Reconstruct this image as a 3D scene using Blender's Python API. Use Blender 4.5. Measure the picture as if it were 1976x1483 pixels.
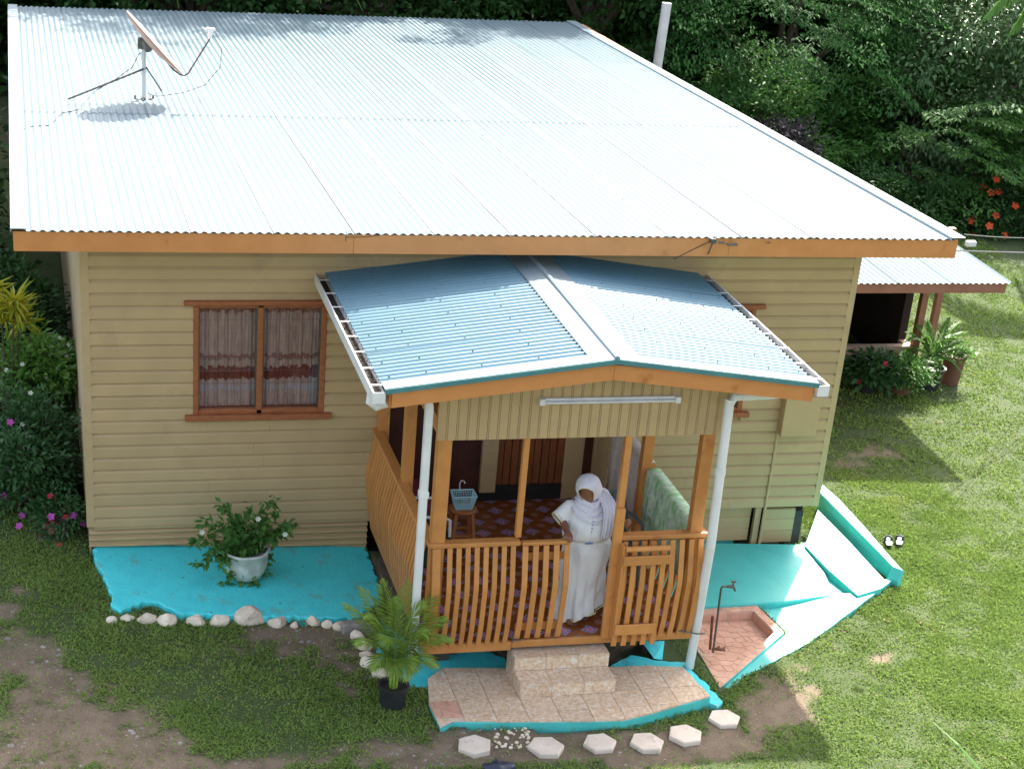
import bpy, bmesh, math, random
import numpy as np
from mathutils import Vector, Matrix
random.seed(7); rng = np.random.default_rng(11)
S = bpy.context.scene
for o in list(bpy.data.objects): bpy.data.objects.remove(o, do_unlink=True)

# ------------------------------------------------------------------ camera
CAM = np.array([-0.537984, -16.845270, 8.768327]); CR = np.array([0.968094, -0.238073, 0.078196]); CU = np.array([0.039323, 0.452515, 0.890889]); CF = np.array([0.247482, 0.859390, -0.447439])
FPX, PX, PY = 3432.675, 947.672, 1086.542
cd = bpy.data.cameras.new('camera'); cam = bpy.data.objects.new('camera', cd)
S.collection.objects.link(cam); S.camera = cam
cam.matrix_world = Matrix(((CR[0], CU[0], -CF[0], CAM[0]), (CR[1], CU[1], -CF[1], CAM[1]), (CR[2], CU[2], -CF[2], CAM[2]), (0, 0, 0, 1)))
cd.sensor_width = 36; cd.lens = FPX * 36 / 1976
cd.shift_x = (988 - PX) / 1976; cd.shift_y = (PY - 741.5) / 1976
cd.clip_start = 0.1; cd.clip_end = 400

# ------------------------------------------------------------------ light
SUNV = Vector((.66, 1, 1.08)).normalized()          # towards the sun
w = bpy.data.worlds.new('World'); S.world = w; w.use_nodes = True
nt = w.node_tree; bgn = nt.nodes['Background']
sky = nt.nodes.new('ShaderNodeTexSky'); sky.sky_type = 'NISHITA'; sky.sun_disc = False
sky.sun_elevation = math.asin(SUNV.z); sky.sun_rotation = math.atan2(SUNV.x, SUNV.y)
sky.air_density = 1.0; sky.dust_density = 4.0; sky.ozone_density = .6
hsv = nt.nodes.new('ShaderNodeHueSaturation'); hsv.inputs['Saturation'].default_value = .6   # hazy tropical sky, paler than a clear one
nt.links.new(sky.outputs[0], hsv.inputs['Color']); nt.links.new(hsv.outputs[0], bgn.inputs[0]); bgn.inputs[1].default_value = 0.145
sd = bpy.data.lights.new('sun', 'SUN'); sun = bpy.data.objects.new('sun', sd); S.collection.objects.link(sun)
sd.energy = 4.2; sd.angle = math.radians(0.6); sd.color = (1, .95, .86)
sun.rotation_euler = SUNV.to_track_quat('Z', 'Y').to_euler(); sun.location = (10, 20, 25)
S.view_settings.view_transform = 'Standard'; S.view_settings.look = 'None'
S.view_settings.exposure = 1.92; S.view_settings.gamma = 1; S.view_settings.use_curve_mapping = False
S.render.engine = 'CYCLES'

# ------------------------------------------------------------------ helpers
def at(u, v, **k):                                   # pixel of the photograph -> point on a plane x=, y= or z=
    (a, val), = k.items(); i = 'xyz'.index(a)
    d = CF + (u - PX) / FPX * CR - (v - PY) / FPX * CU
    t = (val - CAM[i]) / d[i]; return CAM + t * d
GA, GB, GC = .33, -.03, .026
def gz(x, y): return GA + GB * x + GC * y
def ag(u, v, h=0.):                                  # pixel -> point on the sloping ground (+h)
    d = CF + (u - PX) / FPX * CR - (v - PY) / FPX * CU
    t = (GA + h + GB * CAM[0] + GC * CAM[1] - CAM[2]) / (d[2] - GB * d[0] - GC * d[1]); return CAM + t * d
ORG = {}
def link(o, parent=None):
    S.collection.objects.link(o)
    if parent is not None: o.parent = parent
    return o
def tag(o, label=None, cat=None, group=None, kind=None):
    if label: o['label'] = label
    if cat: o['category'] = cat
    if group: o['group'] = group
    if kind: o['kind'] = kind
    return o
def thing(name, label, cat, loc=(0, 0, 0), group=None):
    o = bpy.data.objects.new(name, None); link(o); o.location = loc; o.empty_display_size = .1
    ORG[o.name] = Vector(loc); return tag(o, label, cat, group)
def from_arrays(name, V, F, mats, parent=None, smooth=False, midx=None):
    me = bpy.data.meshes.new(name); org = ORG.get(parent.name, Vector()) if parent else Vector()
    V = np.asarray(V, float) - np.array(org)
    me.from_pydata(V.tolist(), [], [tuple(f) for f in F] if not isinstance(F, np.ndarray) else F.tolist())
    for m in (mats if isinstance(mats, (list, tuple)) else [mats]): me.materials.append(m)
    if midx is not None: me.polygons.foreach_set('material_index', midx)
    if smooth: me.polygons.foreach_set('use_smooth', [True] * len(me.polygons))
    me.update()
    o = bpy.data.objects.new(name, me); link(o, parent); ORG[o.name] = org
    return o
class MB:
    def __init__(s): s.v = []; s.f = []; s.m = []; s.cur = 0
    def add(s, vs, fs):
        n = len(s.v); s.v += [tuple(map(float, q)) for q in vs]; s.f += [tuple(i + n for i in f) for f in fs]; s.m += [s.cur] * len(fs); return s
    def box(s, a, b):
        x0, y0, z0 = a; x1, y1, z1 = b
        if x0 > x1: x0, x1 = x1, x0
        if y0 > y1: y0, y1 = y1, y0
        if z0 > z1: z0, z1 = z1, z0
        return s.add([(x0, y0, z0), (x1, y0, z0), (x1, y1, z0), (x0, y1, z0), (x0, y0, z1), (x1, y0, z1), (x1, y1, z1), (x0, y1, z1)],
                     [(3, 2, 1, 0), (4, 5, 6, 7), (0, 1, 5, 4), (1, 2, 6, 5), (2, 3, 7, 6), (3, 0, 4, 7)])
    def bevbox(s, a, b, r=.006):                     # box with chamfered long edges
        a = np.minimum(a, b) * 1.; b = np.maximum(a, b) * 1.; bm = bmesh.new()
        bmesh.ops.create_cube(bm, size=1)
        for v in bm.verts:
            v.co = Vector([(a[i] + b[i]) / 2 + v.co[i] * (b[i] - a[i]) for i in range(3)])
        bmesh.ops.bevel(bm, geom=bm.edges[:], offset=r, segments=1, affect='EDGES')
        bm.verts.ensure_lookup_table(); s.add([v.co[:] for v in bm.verts], [[v.index for v in f.verts] for f in bm.faces]); bm.free(); return s
    def prism(s, top, bot):                          # two matching rings of points
        n = len(top); vs = list(bot) + list(top)
        fs = [tuple(range(n - 1, -1, -1)), tuple(range(n, 2 * n))] + [(i, (i + 1) % n, n + (i + 1) % n, n + i) for i in range(n)]
        return s.add(vs, fs)
    def tube(s, pts, r, n=8, cap=True):
        pts = [Vector(q) for q in pts]; rs = r if isinstance(r, (list, tuple)) else [r] * len(pts); vs = []; up = None
        for i, q in enumerate(pts):
            d = (pts[min(i + 1, len(pts) - 1)] - pts[max(i - 1, 0)]).normalized()
            if up is None: up = Vector((0, 0, 1)) if abs(d.z) < .9 else Vector((1, 0, 0))
            a = d.cross(up).normalized(); b = a.cross(d).normalized(); up = b
            vs += [q + (a * math.cos(t) + b * math.sin(t)) * rs[i] for t in [2 * math.pi * k / n for k in range(n)]]
        fs = [(i * n + k, i * n + (k + 1) % n, (i + 1) * n + (k + 1) % n, (i + 1) * n + k) for i in range(len(pts) - 1) for k in range(n)]
        if cap: fs += [tuple(range(n - 1, -1, -1)), tuple(range((len(pts) - 1) * n, len(pts) * n))]
        return s.add(vs, fs)
    def bar(s, a, b, w, h, up=(0, 0, 1)):            # rectangular bar from a to b, w across, h along up
        a = Vector(a); b = Vector(b); d = (b - a).normalized(); x = d.cross(Vector(up)).normalized() * w / 2; y = x.normalized().cross(d) * h / 2
        return s.add([a - x - y, a + x - y, a + x + y, a - x + y, b - x - y, b + x - y, b + x + y, b - x + y],
                     [(3, 2, 1, 0), (4, 5, 6, 7), (0, 1, 5, 4), (1, 2, 6, 5), (2, 3, 7, 6), (3, 0, 4, 7)])
    def loft(s, rings, cap=True, closed=True):
        n = len(rings[0]); base = len(s.v); vs = [q for r in rings for q in r]; kk = n if closed else n - 1
        fs = [(i * n + k, i * n + (k + 1) % n, (i + 1) * n + (k + 1) % n, (i + 1) * n + k) for i in range(len(rings) - 1) for k in range(kk)]
        if cap: fs += [tuple(range(n - 1, -1, -1)), tuple(range((len(rings) - 1) * n, len(rings) * n))]
        return s.add(vs, fs)
    def lathe(s, prof, c, n=20, wob=0):
        return s.loft([[(c[0] + r * math.cos(2 * math.pi * k / n) * (1 + wob * math.sin(3 * k)), c[1] + r * math.sin(2 * math.pi * k / n), c[2] + z) for k in range(n)] for r, z in prof])
    def build(s, name, mat, parent=None, smooth=False):
        return from_arrays(name, s.v, s.f, mat, parent, smooth, s.m if isinstance(mat, (list, tuple)) else None)

def N(mt, t, **k):
    n = mt.node_tree.nodes.new(t)
    for a, b in k.items(): setattr(n, a, b)
    return n
def mat(name, c1, c2=None, scale=6., rough=.6, bump=0., bscale=40., metal=0., spec=.4, trans=0., island=False, detail=5, stretch=None, c3=None, s3=1.2, t3=.55, w3=.12, layers=(), objr=0.):
    m = bpy.data.materials.new(name); m.use_nodes = True; t = m.node_tree; L = t.links; b = t.nodes['Principled BSDF']
    b.inputs['Roughness'].default_value = rough; b.inputs['Metallic'].default_value = metal; b.inputs['Specular IOR Level'].default_value = spec
    c2 = c2 or tuple(q * .8 for q in c1)
    tc = N(m, 'ShaderNodeTexCoord'); co = tc.outputs['Object']
    if stretch:
        mp = N(m, 'ShaderNodeMapping'); mp.inputs['Scale'].default_value = stretch; L.new(co, mp.inputs[0]); co = mp.outputs[0]
    mx = N(m, 'ShaderNodeMix', data_type='RGBA'); mx.inputs[6].default_value = (*c1, 1); mx.inputs[7].default_value = (*c2, 1)
    no = N(m, 'ShaderNodeTexNoise'); no.inputs['Scale'].default_value = scale; no.inputs['Detail'].default_value = detail; L.new(co, no.inputs['Vector'])
    mr = N(m, 'ShaderNodeMapRange'); mr.inputs[1].default_value = .3; mr.inputs[2].default_value = .7; L.new(no.outputs['Fac'], mr.inputs[0])
    fac = mr.outputs[0]
    if island:
        ge = N(m, 'ShaderNodeNewGeometry'); ad = N(m, 'ShaderNodeMath', operation='MULTIPLY_ADD'); ad.inputs[1].default_value = .45
        L.new(mr.outputs[0], ad.inputs[0]); a2 = N(m, 'ShaderNodeMath', operation='MULTIPLY'); a2.inputs[1].default_value = .55
        L.new(ge.outputs['Random Per Island'], a2.inputs[0]); L.new(a2.outputs[0], ad.inputs[2]); fac = ad.outputs[0]
    L.new(fac, mx.inputs[0]); col = mx.outputs[2]
    if c3:
        n3 = N(m, 'ShaderNodeTexNoise'); n3.inputs['Scale'].default_value = s3; n3.inputs['Detail'].default_value = 8; n3.inputs['Roughness'].default_value = .65; L.new(co, n3.inputs['Vector'])
        r3 = N(m, 'ShaderNodeMapRange'); r3.inputs[1].default_value = t3; r3.inputs[2].default_value = t3 + w3; L.new(n3.outputs['Fac'], r3.inputs[0])
        m3 = N(m, 'ShaderNodeMix', data_type='RGBA'); m3.inputs[7].default_value = (*c3, 1); L.new(col, m3.inputs[6]); L.new(r3.outputs[0], m3.inputs[0]); col = m3.outputs[2]
    for (lc, ls_, lt, lw_) in layers:
        n4 = N(m, 'ShaderNodeTexNoise'); n4.inputs['Scale'].default_value = ls_; n4.inputs['Detail'].default_value = 10; n4.inputs['Roughness'].default_value = .7; L.new(co, n4.inputs['Vector'])
        r4 = N(m, 'ShaderNodeMapRange'); r4.inputs[1].default_value = lt; r4.inputs[2].default_value = lt + lw_; r4.inputs[4].default_value = .85; L.new(n4.outputs['Fac'], r4.inputs[0])
        m4 = N(m, 'ShaderNodeMix', data_type='RGBA'); m4.inputs[7].default_value = (*lc, 1); L.new(col, m4.inputs[6]); L.new(r4.outputs[0], m4.inputs[0]); col = m4.outputs[2]
    if objr:
        oi = N(m, 'ShaderNodeObjectInfo'); hs = N(m, 'ShaderNodeHueSaturation'); mm = N(m, 'ShaderNodeMapRange'); mm.inputs[3].default_value = 1 - objr; mm.inputs[4].default_value = 1 + objr
        L.new(oi.outputs['Random'], mm.inputs[0]); L.new(mm.outputs[0], hs.inputs['Value']); L.new(col, hs.inputs['Color']); col = hs.outputs[0]
    L.new(col, b.inputs['Base Color'])
    if bump:
        bn = N(m, 'ShaderNodeTexNoise'); bn.inputs['Scale'].default_value = bscale; bn.inputs['Detail'].default_value = 4; L.new(co, bn.inputs['Vector'])
        bu = N(m, 'ShaderNodeBump'); bu.inputs['Strength'].default_value = bump; bu.inputs['Distance'].default_value = .02; L.new(bn.outputs['Fac'], bu.inputs['Height']); L.new(bu.outputs[0], b.inputs['Normal'])
    if trans:
        tr = N(m, 'ShaderNodeBsdfTranslucent'); ms = N(m, 'ShaderNodeMixShader'); ms.inputs[0].default_value = trans
        L.new(col, tr.inputs[0]); L.new(b.outputs[0], ms.inputs[1]); L.new(tr.outputs[0], ms.inputs[2]); L.new(ms.outputs[0], t.nodes['Material Output'].inputs[0])
    return m
M = {}
M['tan'] = mat('tan_paint', (.465, .33, .165), (.42, .295, .148), 3, .5, .06, 60, c3=(.37, .26, .14), s3=1.6, t3=.6, objr=.05, layers=[((.22, .15, .09), 26, .70, .05)])
M['tan_trim'] = mat('tan_trim', (.48, .35, .185), (.42, .30, .155), 4, .5, .05, 60)
M['tan_side'] = mat('tan_side_paint', (.52, .40, .25), (.44, .34, .2), 4, .5, .05, 60, stretch=(4, 4, .6), c3=(.36, .13, .06), s3=2.2, t3=.63, w3=.08)
M['orange'] = mat('orange_brown_paint', (.56, .235, .075), (.50, .20, .06), 5, .42, .08, 50, stretch=(1, 1, 1), c3=(.38, .13, .035), s3=3.5, t3=.62, layers=[((.24, .10, .05), 30, .70, .04)])
M['orange2'] = mat('orange_brown_rail', (.54, .235, .066), (.47, .195, .052), 9, .42, .08, 60, c3=(.36, .13, .04), s3=5, t3=.6, objr=.09, layers=[((.20, .09, .05), 34, .68, .05)])
M['winframe'] = mat('window_frame_brown', (.36, .12, .04), (.25, .08, .03), 12, .5, .1, 60, stretch=(1, 1, 4))
M['brown'] = mat('brown_door_paint', (.22, .07, .022), (.15, .045, .015), 6, .45, .05, 40, stretch=(6, 6, .7))
M['darkred'] = mat('dark_red_brown', (.075, .018, .01), (.04, .012, .008), 5, .5)
M['zinc'] = mat('zinc_roof_paint', (.165, .225, .252), (.155, .213, .24), 1.2, .42, .02, 30, metal=.1, spec=.4, stretch=(1, 1, 1), c3=(.16, .218, .245), s3=.9, t3=.55, objr=.035, layers=[((.15, .15, .14), 16, .72, .04)])
M['teal_roof'] = mat('blue_green_roof_paint', (.115, .215, .26), (.095, .19, .24), 2, .4, .03, 30, metal=.1, spec=.4, c3=(.30, .36, .38), s3=11, t3=.7, w3=.03, objr=.05)
M['cap'] = mat('ridge_capping', (.24, .30, .33), (.22, .275, .31), 3, .35, .02, 30, metal=.15)
M['teal_edge'] = mat('teal_edge_flashing', (.07, .22, .22), (.05, .17, .18), 5, .45)
M['white'] = mat('white_plastic', (.72, .72, .70), (.62, .62, .60), 5, .4, .03, 50, c3=(.5, .48, .42), s3=3, t3=.66)
M['pipe_grey'] = mat('pale_pipe', (.66, .66, .66), (.55, .55, .56), 5, .45)
M['turq'] = mat('turquoise_concrete', (.09, .54, .49), (.07, .48, .44), 3, .45, .12, 45, c3=(.06, .40, .39), s3=2.2, t3=.6, layers=[((.16, .30, .27), 14, .64, .05), ((.10, .10, .08), 40, .69, .04)])
M['turq_rough'] = mat('turquoise_worn_concrete', (.07, .66, .68), (.055, .58, .61), 7, .65, .35, 34, c3=(.06, .13, .10), s3=11, t3=.66, w3=.04, layers=[((.12, .44, .42), 4, .55, .08), ((.22, .30, .26), 18, .66, .04), ((.07, .06, .045), 42, .68, .03)])
M['soil'] = mat('dark_soil', (.06, .045, .032), (.035, .026, .02), 8, .9, .6, 60)
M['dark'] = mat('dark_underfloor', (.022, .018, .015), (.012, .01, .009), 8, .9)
M['stump'] = mat('concrete_stump', (.07, .06, .05), (.04, .035, .03), 8, .9)
M['whstone'] = mat('whitewashed_stone', (.74, .64, .51), (.60, .50, .37), 9, .7, .5, 30, c3=(.28, .24, .17), s3=7, t3=.57, objr=.1)
M['hex'] = mat('pale_cast_concrete', (.70, .60, .50), (.60, .50, .40), 7, .75, .35, 90, c3=(.42, .36, .29), s3=6, t3=.58, objr=.06, layers=[((.22, .17, .12), 20, .64, .06)])
M['tile'] = mat('marbled_floor_tile', (.74, .57, .40), (.50, .33, .20), 34, .3, .05, 40, detail=8, c3=(.70, .62, .52), s3=20, t3=.52, w3=.1, objr=.07)
M['crazy'] = mat('terracotta_crazy_tile', (.58, .31, .21), (.68, .41, .30), 9, .35, .05, 60, objr=.08)
M['grout'] = mat('tile_grout', (.66, .52, .42), (.56, .43, .33), 20, .7, .1, 80)
M['steel'] = mat('galvanised_steel', (.16, .16, .15), (.10, .09, .08), 12, .5, .1, metal=.6)
M['rust'] = mat('rusty_iron', (.22, .09, .04), (.10, .05, .03), 20, .8, .3)
M['black_plastic'] = mat('black_plastic', (.018, .02, .022), (.03, .03, .03), 8, .45, .1)
M['debris'] = mat('gutter_leaf_litter', (.05, .035, .02), (.012, .01, .01), 30, .9, .8, 60)
M['dish'] = mat('rusty_pink_dish', (.50, .27, .20), (.42, .22, .17), 6, .5, .05, 40)
M['skin'] = mat('brown_skin', (.21, .085, .045), (.17, .065, .035), 8, .45)
M['cloth'] = mat('white_cotton', (.72, .72, .70), (.66, .66, .65), 8, .85, .15, 120)
M['cloth2'] = mat('white_lace', (.70, .68, .72), (.56, .54, .60), 90, .9, .3, 160)
M['blue_bead'] = mat('blue_embroidery', (.12, .2, .5), (.2, .3, .55), 60, .7)
M['cream'] = mat('cream_hem_trim', (.75, .68, .42), (.65, .58, .35), 30, .8)
M['basket'] = mat('pale_blue_plastic', (.42, .68, .72), (.38, .62, .68), 9, .4)
M['green_dark'] = mat('dark_green_plastic', (.01, .07, .05), (.008, .045, .035), 8, .4)
M['tealchair'] = mat('blue_grey_plastic', (.10, .16, .17), (.08, .12, .13), 8, .5)
M['pink'] = mat('pink_cloth', (.25, .05, .07), (.15, .03, .05), 20, .8)
M['wood'] = mat('stool_wood', (.42, .16, .05), (.30, .10, .03), 8, .4, .05, 30, stretch=(1, 1, 8))
M['beige_cloth'] = mat('pale_beige_blanket', (.62, .54, .46), (.5, .44, .36), 12, .9, .2, 80)
M['greencloth'] = mat('green_fern_print_towel', (.66, .78, .62), (.22, .48, .18), 9, .9, .2, 100, detail=6, stretch=(1, 1.6, 1), c3=(.62, .68, .60), s3=11, t3=.55, w3=.04)
M['wallgrey'] = mat('annex_parapet', (.50, .36, .26), (.42, .3, .22), 4, .7, .1)
M['annexfascia'] = mat('annex_fascia', (.30, .13, .09), (.25, .1, .07), 5, .5)
M['terracotta'] = mat('terracotta_pot', (.17, .07, .05), (.12, .05, .035), 8, .7)
M['bark'] = mat('bark', (.12, .09, .06), (.05, .04, .03), 8, .9, .6, 30, stretch=(1, 1, .3))
M['leaf'] = mat('green_leaf', (.04, .12, .025), (.12, .26, .05), 1.5, .55, spec=.2, trans=.36, island=True)
M['leaf_dark'] = mat('dark_leaf', (.015, .05, .012), (.045, .12, .024), 1.2, .6, spec=.2, trans=.2, island=True)
M['leaf_lite'] = mat('light_leaf', (.09, .22, .035), (.17, .34, .06), 1.5, .42, trans=.35, island=True)
M['leaf_feather'] = mat('feathery_leaf', (.03, .11, .028), (.11, .27, .065), .9, .65, spec=.15, trans=.42, island=True)
M['leaf_grey'] = mat('glossy_grey_green_leaf', (.07, .15, .055), (.18, .30, .12), .9, .45, spec=.3, trans=.25, island=True)
M['leaf_purple'] = mat('purplish_leaf', (.03, .022, .03), (.07, .055, .06), 3, .6, trans=.2, island=True)
M['leaf_bush'] = mat('bush_leaf', (.02, .07, .02), (.06, .155, .04), 3, .55, trans=.25, island=True)
M['leaf_palm'] = mat('palm_leaflet', (.26, .42, .05), (.42, .55, .11), 2.5, .38, trans=.35, island=True, c3=(.48, .38, .05), s3=3.5, t3=.63)
M['leaf_yellow'] = mat('yellow_croton_leaf', (.65, .55, .04), (.30, .42, .04), 4, .4, trans=.3, island=True)
M['grass'] = mat('grass_blades', (.125, .21, .04), (.26, .36, .085), 2.2, .7, trans=.3, island=True, c3=(.30, .36, .10), s3=1.3, t3=.58, w3=.2, spec=.15)
M['petal_pink'] = mat('magenta_petal', (.60, .08, .45), (.45, .06, .35), 9, .6, trans=.2)
M['petal_red'] = mat('red_petal', (.60, .03, .04), (.45, .02, .08), 9, .6, trans=.2)
M['petal_orange'] = mat('orange_red_petal', (.85, .12, .02), (.7, .05, .02), 9, .6, trans=.2)
M['petal_white'] = mat('white_petal', (.75, .75, .70), (.6, .65, .5), 9, .6, trans=.2)
M['pebble'] = mat('grey_gravel', (.34, .31, .28), (.14, .12, .10), 20, .8, .2, island=True)
M['wire'] = mat('grey_wire', (.11, .12, .12), (.07, .07, .07), 9, .6)
M['potwhite'] = mat('white_swirl_pot', (.60, .60, .54), (.34, .36, .31), 9, .55, .3, 14, c3=(.25, .27, .22), s3=7, t3=.6)
M['inner'] = mat('room_shade', (.03, .022, .02), (.02, .015, .013), 4, .9)  # near-black colour paints in the shade of unlit interiors

def lino():
    m = mat('patterned_lino', (.27, .085, .02), (.17, .045, .012), 8, .25); t = m.node_tree; L = t.links; b = t.nodes['Principled BSDF']
    tc = N(m, 'ShaderNodeTexCoord'); sp = N(m, 'ShaderNodeSeparateXYZ'); L.new(tc.outputs['Object'], sp.inputs[0])
    def mth(op, a, bb=None, c=None):
        n = N(m, 'ShaderNodeMath', operation=op)
        for i, q in enumerate((a, bb, c)):
            if q is None: continue
            if isinstance(q, (int, float)): n.inputs[i].default_value = q
            else: L.new(q, n.inputs[i])
        return n.outputs[0]
    P = .27
    def cell(ox, oy):
        fx = mth('ABSOLUTE', mth('SUBTRACT', mth('FRACT', mth('MULTIPLY_ADD', sp.outputs[0], 1 / P, ox)), .5))
        fy = mth('ABSOLUTE', mth('SUBTRACT', mth('FRACT', mth('MULTIPLY_ADD', sp.outputs[1], 1 / P, oy)), .5))
        return mth('ADD', fx, fy), mth('SQRT', mth('ADD', mth('MULTIPLY', fx, fx), mth('MULTIPLY', fy, fy)))
    d1, _ = cell(0, 0); _, r2 = cell(.5, .5)
    col = b.inputs['Base Color'].links[0].from_socket
    def over(col, mask, c):
        x = N(m, 'ShaderNodeMix', data_type='RGBA'); L.new(mask, x.inputs[0]); L.new(col, x.inputs[6]); x.inputs[7].default_value = (*c, 1); return x.outputs[2]
    no = N(m, 'ShaderNodeTexNoise'); no.inputs['Scale'].default_value = 45; L.new(tc.outputs['Object'], no.inputs[0])
    dn = mth('ADD', d1, mth('MULTIPLY', mth('SUBTRACT', no.outputs[0], .5), .22)); rn = mth('ADD', r2, mth('MULTIPLY', mth('SUBTRACT', no.outputs[0], .5), .1))
    col = over(col, mth('LESS_THAN', rn, .17), (.30, .13, .10))
    col = over(col, mth('LESS_THAN', dn, .33), (.30, .28, .42)); col = over(col, mth('LESS_THAN', dn, .25), (.12, .09, .22))
    col = over(col, mth('LESS_THAN', dn, .19), (.50, .22, .34)); col = over(col, mth('LESS_THAN', dn, .07), (.45, .08, .16))
    L.new(col, b.inputs['Base Color']); return m
M['lino'] = lino()
def glass():
    m = bpy.data.materials.new('louvre_glass'); m.use_nodes = True; t = m.node_tree; b = t.nodes['Principled BSDF']
    g = N(m, 'ShaderNodeBsdfGlossy'); g.inputs['Roughness'].default_value = .05; g.inputs['Color'].default_value = (.8, .85, .9, 1)
    tr = N(m, 'ShaderNodeBsdfTransparent'); tr.inputs[0].default_value = (.95, .96, .97, 1)
    lw = N(m, 'ShaderNodeFresnel'); lw.inputs[0].default_value = 1.5
    ms = N(m, 'ShaderNodeMixShader'); t.links.new(lw.outputs[0], ms.inputs[0]); t.links.new(tr.outputs[0], ms.inputs[1]); t.links.new(g.outputs[0], ms.inputs[2])
    t.links.new(ms.outputs[0], t.nodes['Material Output'].inputs[0]); t.nodes.remove(b); return m
M['glass'] = glass()
def curtain_mat():
    m = mat('printed_net_curtain', (.74, .52, .45), (.52, .34, .28), 14, .9, trans=.02, stretch=(3, 1, .5)); t = m.node_tree; L = t.links; b = t.nodes['Principled BSDF']
    col = b.inputs['Base Color'].links[0].from_socket
    tc = N(m, 'ShaderNodeTexCoord'); sp = N(m, 'ShaderNodeSeparateXYZ'); L.new(tc.outputs['Object'], sp.inputs[0])
    no = N(m, 'ShaderNodeTexNoise'); no.inputs['Scale'].default_value = 22; L.new(tc.outputs['Object'], no.inputs[0])
    ad = N(m, 'ShaderNodeMath', operation='MULTIPLY_ADD'); ad.inputs[1].default_value = .12; L.new(no.outputs[0], ad.inputs[0]); L.new(sp.outputs[2], ad.inputs[2])
    for z0, z1, c in ((2.07, 2.2, (.30, .07, .05)), (2.28, 2.33, (.40, .18, .15)), (2.78, 2.83, (.42, .16, .12)), (1.95, 2.0, (.6, .5, .55))):
        a = N(m, 'ShaderNodeMath', operation='COMPARE'); a.inputs[1].default_value = (z0 + z1) / 2 + .06; a.inputs[2].default_value = (z1 - z0) / 2; L.new(ad.outputs[0], a.inputs[0])
        x = N(m, 'ShaderNodeMix', data_type='RGBA'); L.new(a.outputs[0], x.inputs[0]); L.new(col, x.inputs[6]); x.inputs[7].default_value = (*c, 1); col = x.outputs[2]
    for n in t.nodes:
        if n.type == 'BSDF_TRANSLUCENT': L.new(col, n.inputs[0])
    L.new(col, b.inputs['Base Color']); return m
M['curtain'] = curtain_mat()

def vnoise(x, y, seed=0):                            # smooth value noise, 0..1
    xi = np.floor(x).astype(np.int64); yi = np.floor(y).astype(np.int64); fx = x - xi; fy = y - yi
    fx = fx * fx * (3 - 2 * fx); fy = fy * fy * (3 - 2 * fy)
    def h(a, b):
        n = (a * 374761393 + b * 668265263 + seed * 982451653) & 0x7fffffff
        n = ((n ^ (n >> 13)) * 1274126177) & 0x7fffffff; return ((n ^ (n >> 16)) & 0xffff) / 65535.
    return (h(xi, yi) * (1 - fx) + h(xi + 1, yi) * fx) * (1 - fy) + (h(xi, yi + 1) * (1 - fx) + h(xi + 1, yi + 1) * fx) * fy
def fbm(x, y, seed=0, o=4):
    s = 0; a = .5
    for i in range(o): s = s + a * vnoise(x * 2 ** i, y * 2 ** i, seed + i); a *= .5
    return s / (1 - .5 ** o)

# ------------------------------------------------------------------ concrete slabs and basin
EXCL = [[(0, 0), (8.1, 0), (8.1, 12.3), (0, 12.3)]]
def inpoly(x, y, P):
    r = np.zeros(np.shape(x), bool); n = len(P)
    for i in range(n):
        x1, y1 = P[i][:2]; x2, y2 = P[(i + 1) % n][:2]
        c = ((y1 > y) != (y2 > y)); t = (x2 - x1) * (y - y1) / ((y2 - y1) if y2 != y1 else 1e-9) + x1
        r ^= c & (x < t)
    return r
def rough_edge(P, step=.07, amp=.012, seed=1, lock=()):
    r = random.Random(seed); out = []
    for i, a in enumerate(P):
        b = P[(i + 1) % len(P)]; a = np.array(a, float); b = np.array(b, float); d = b - a; L = np.hypot(d[0], d[1]); n = max(1, int(L / step)); nn = np.array([-d[1], d[0], 0]) / max(L, 1e-6)
        for k in range(n):
            q = a + d * k / n
            if k and i not in lock: q = q + nn * r.uniform(-amp, amp)
            out.append(q)
    return out
def slab(name, P, mat_, depth=.25, step=.07, amp=.012, seed=1, parent=None, lock=(), chamfer=.012):
    top = rough_edge(P, step, amp, seed, lock); c = sum(np.array(q) for q in top) / len(top)
    ch = [q + (c - q) * np.array([1, 1, 0]) * (chamfer / max(.05, np.hypot(*(c - q)[:2]))) for q in top]
    low = [q - np.array([0, 0, chamfer]) for q in top]; bot = [q - np.array([0, 0, depth]) for q in top]
    b = MB(); n = len(top); vs = bot + low + ch
    fs = [(k * n + i, k * n + (i + 1) % n, (k + 1) * n + (i + 1) % n, (k + 1) * n + i) for k in range(2) for i in range(n)] + [tuple(range(2 * n, 3 * n))]
    # cap triangulated by bmesh for concave outlines
    me = bpy.data.meshes.new(name); me.from_pydata([tuple(v) for v in vs], [], fs); bm = bmesh.new(); bm.from_mesh(me)
    bmesh.ops.triangulate(bm, faces=[f for f in bm.faces if len(f.verts) > 4]); bmesh.ops.recalc_face_normals(bm, faces=bm.faces[:]); bm.to_mesh(me); bm.free()
    me.materials.append(mat_); o = bpy.data.objects.new(name, me); link(o, parent); ORG[o.name] = Vector()
    EXCL.append([tuple(q[:2]) for q in top]); return o
def P3(pts, z=None): return [at(u, v, z=(z if z is not None else q)) for u, v, q in [(p + (None,))[:3] for p in pts]]

ls = [at(183, 1066, z=.385), at(190, 1095, z=.375), at(212, 1130, z=.36), at(213, 1162, z=.345), at(232, 1180, z=.33), at(252, 1171, z=.33), at(272, 1160, z=.33), at(305, 1161, z=.33), at(328, 1172, z=.33), at(352, 1184, z=.325), at(480, 1186, z=.30), at(640, 1190, z=.27), at(690, 1190, z=.26),
      at(738, 1150, z=.26), at(728, 1110, z=.26), at(705, 1060, z=.27), (2.9, .12, .27), (.05, .12, .385)]
o = slab('left_slab', ls, M['turq_rough'], .3, step=.045, amp=.024, seed=4); tag(o, kind='structure')
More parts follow.
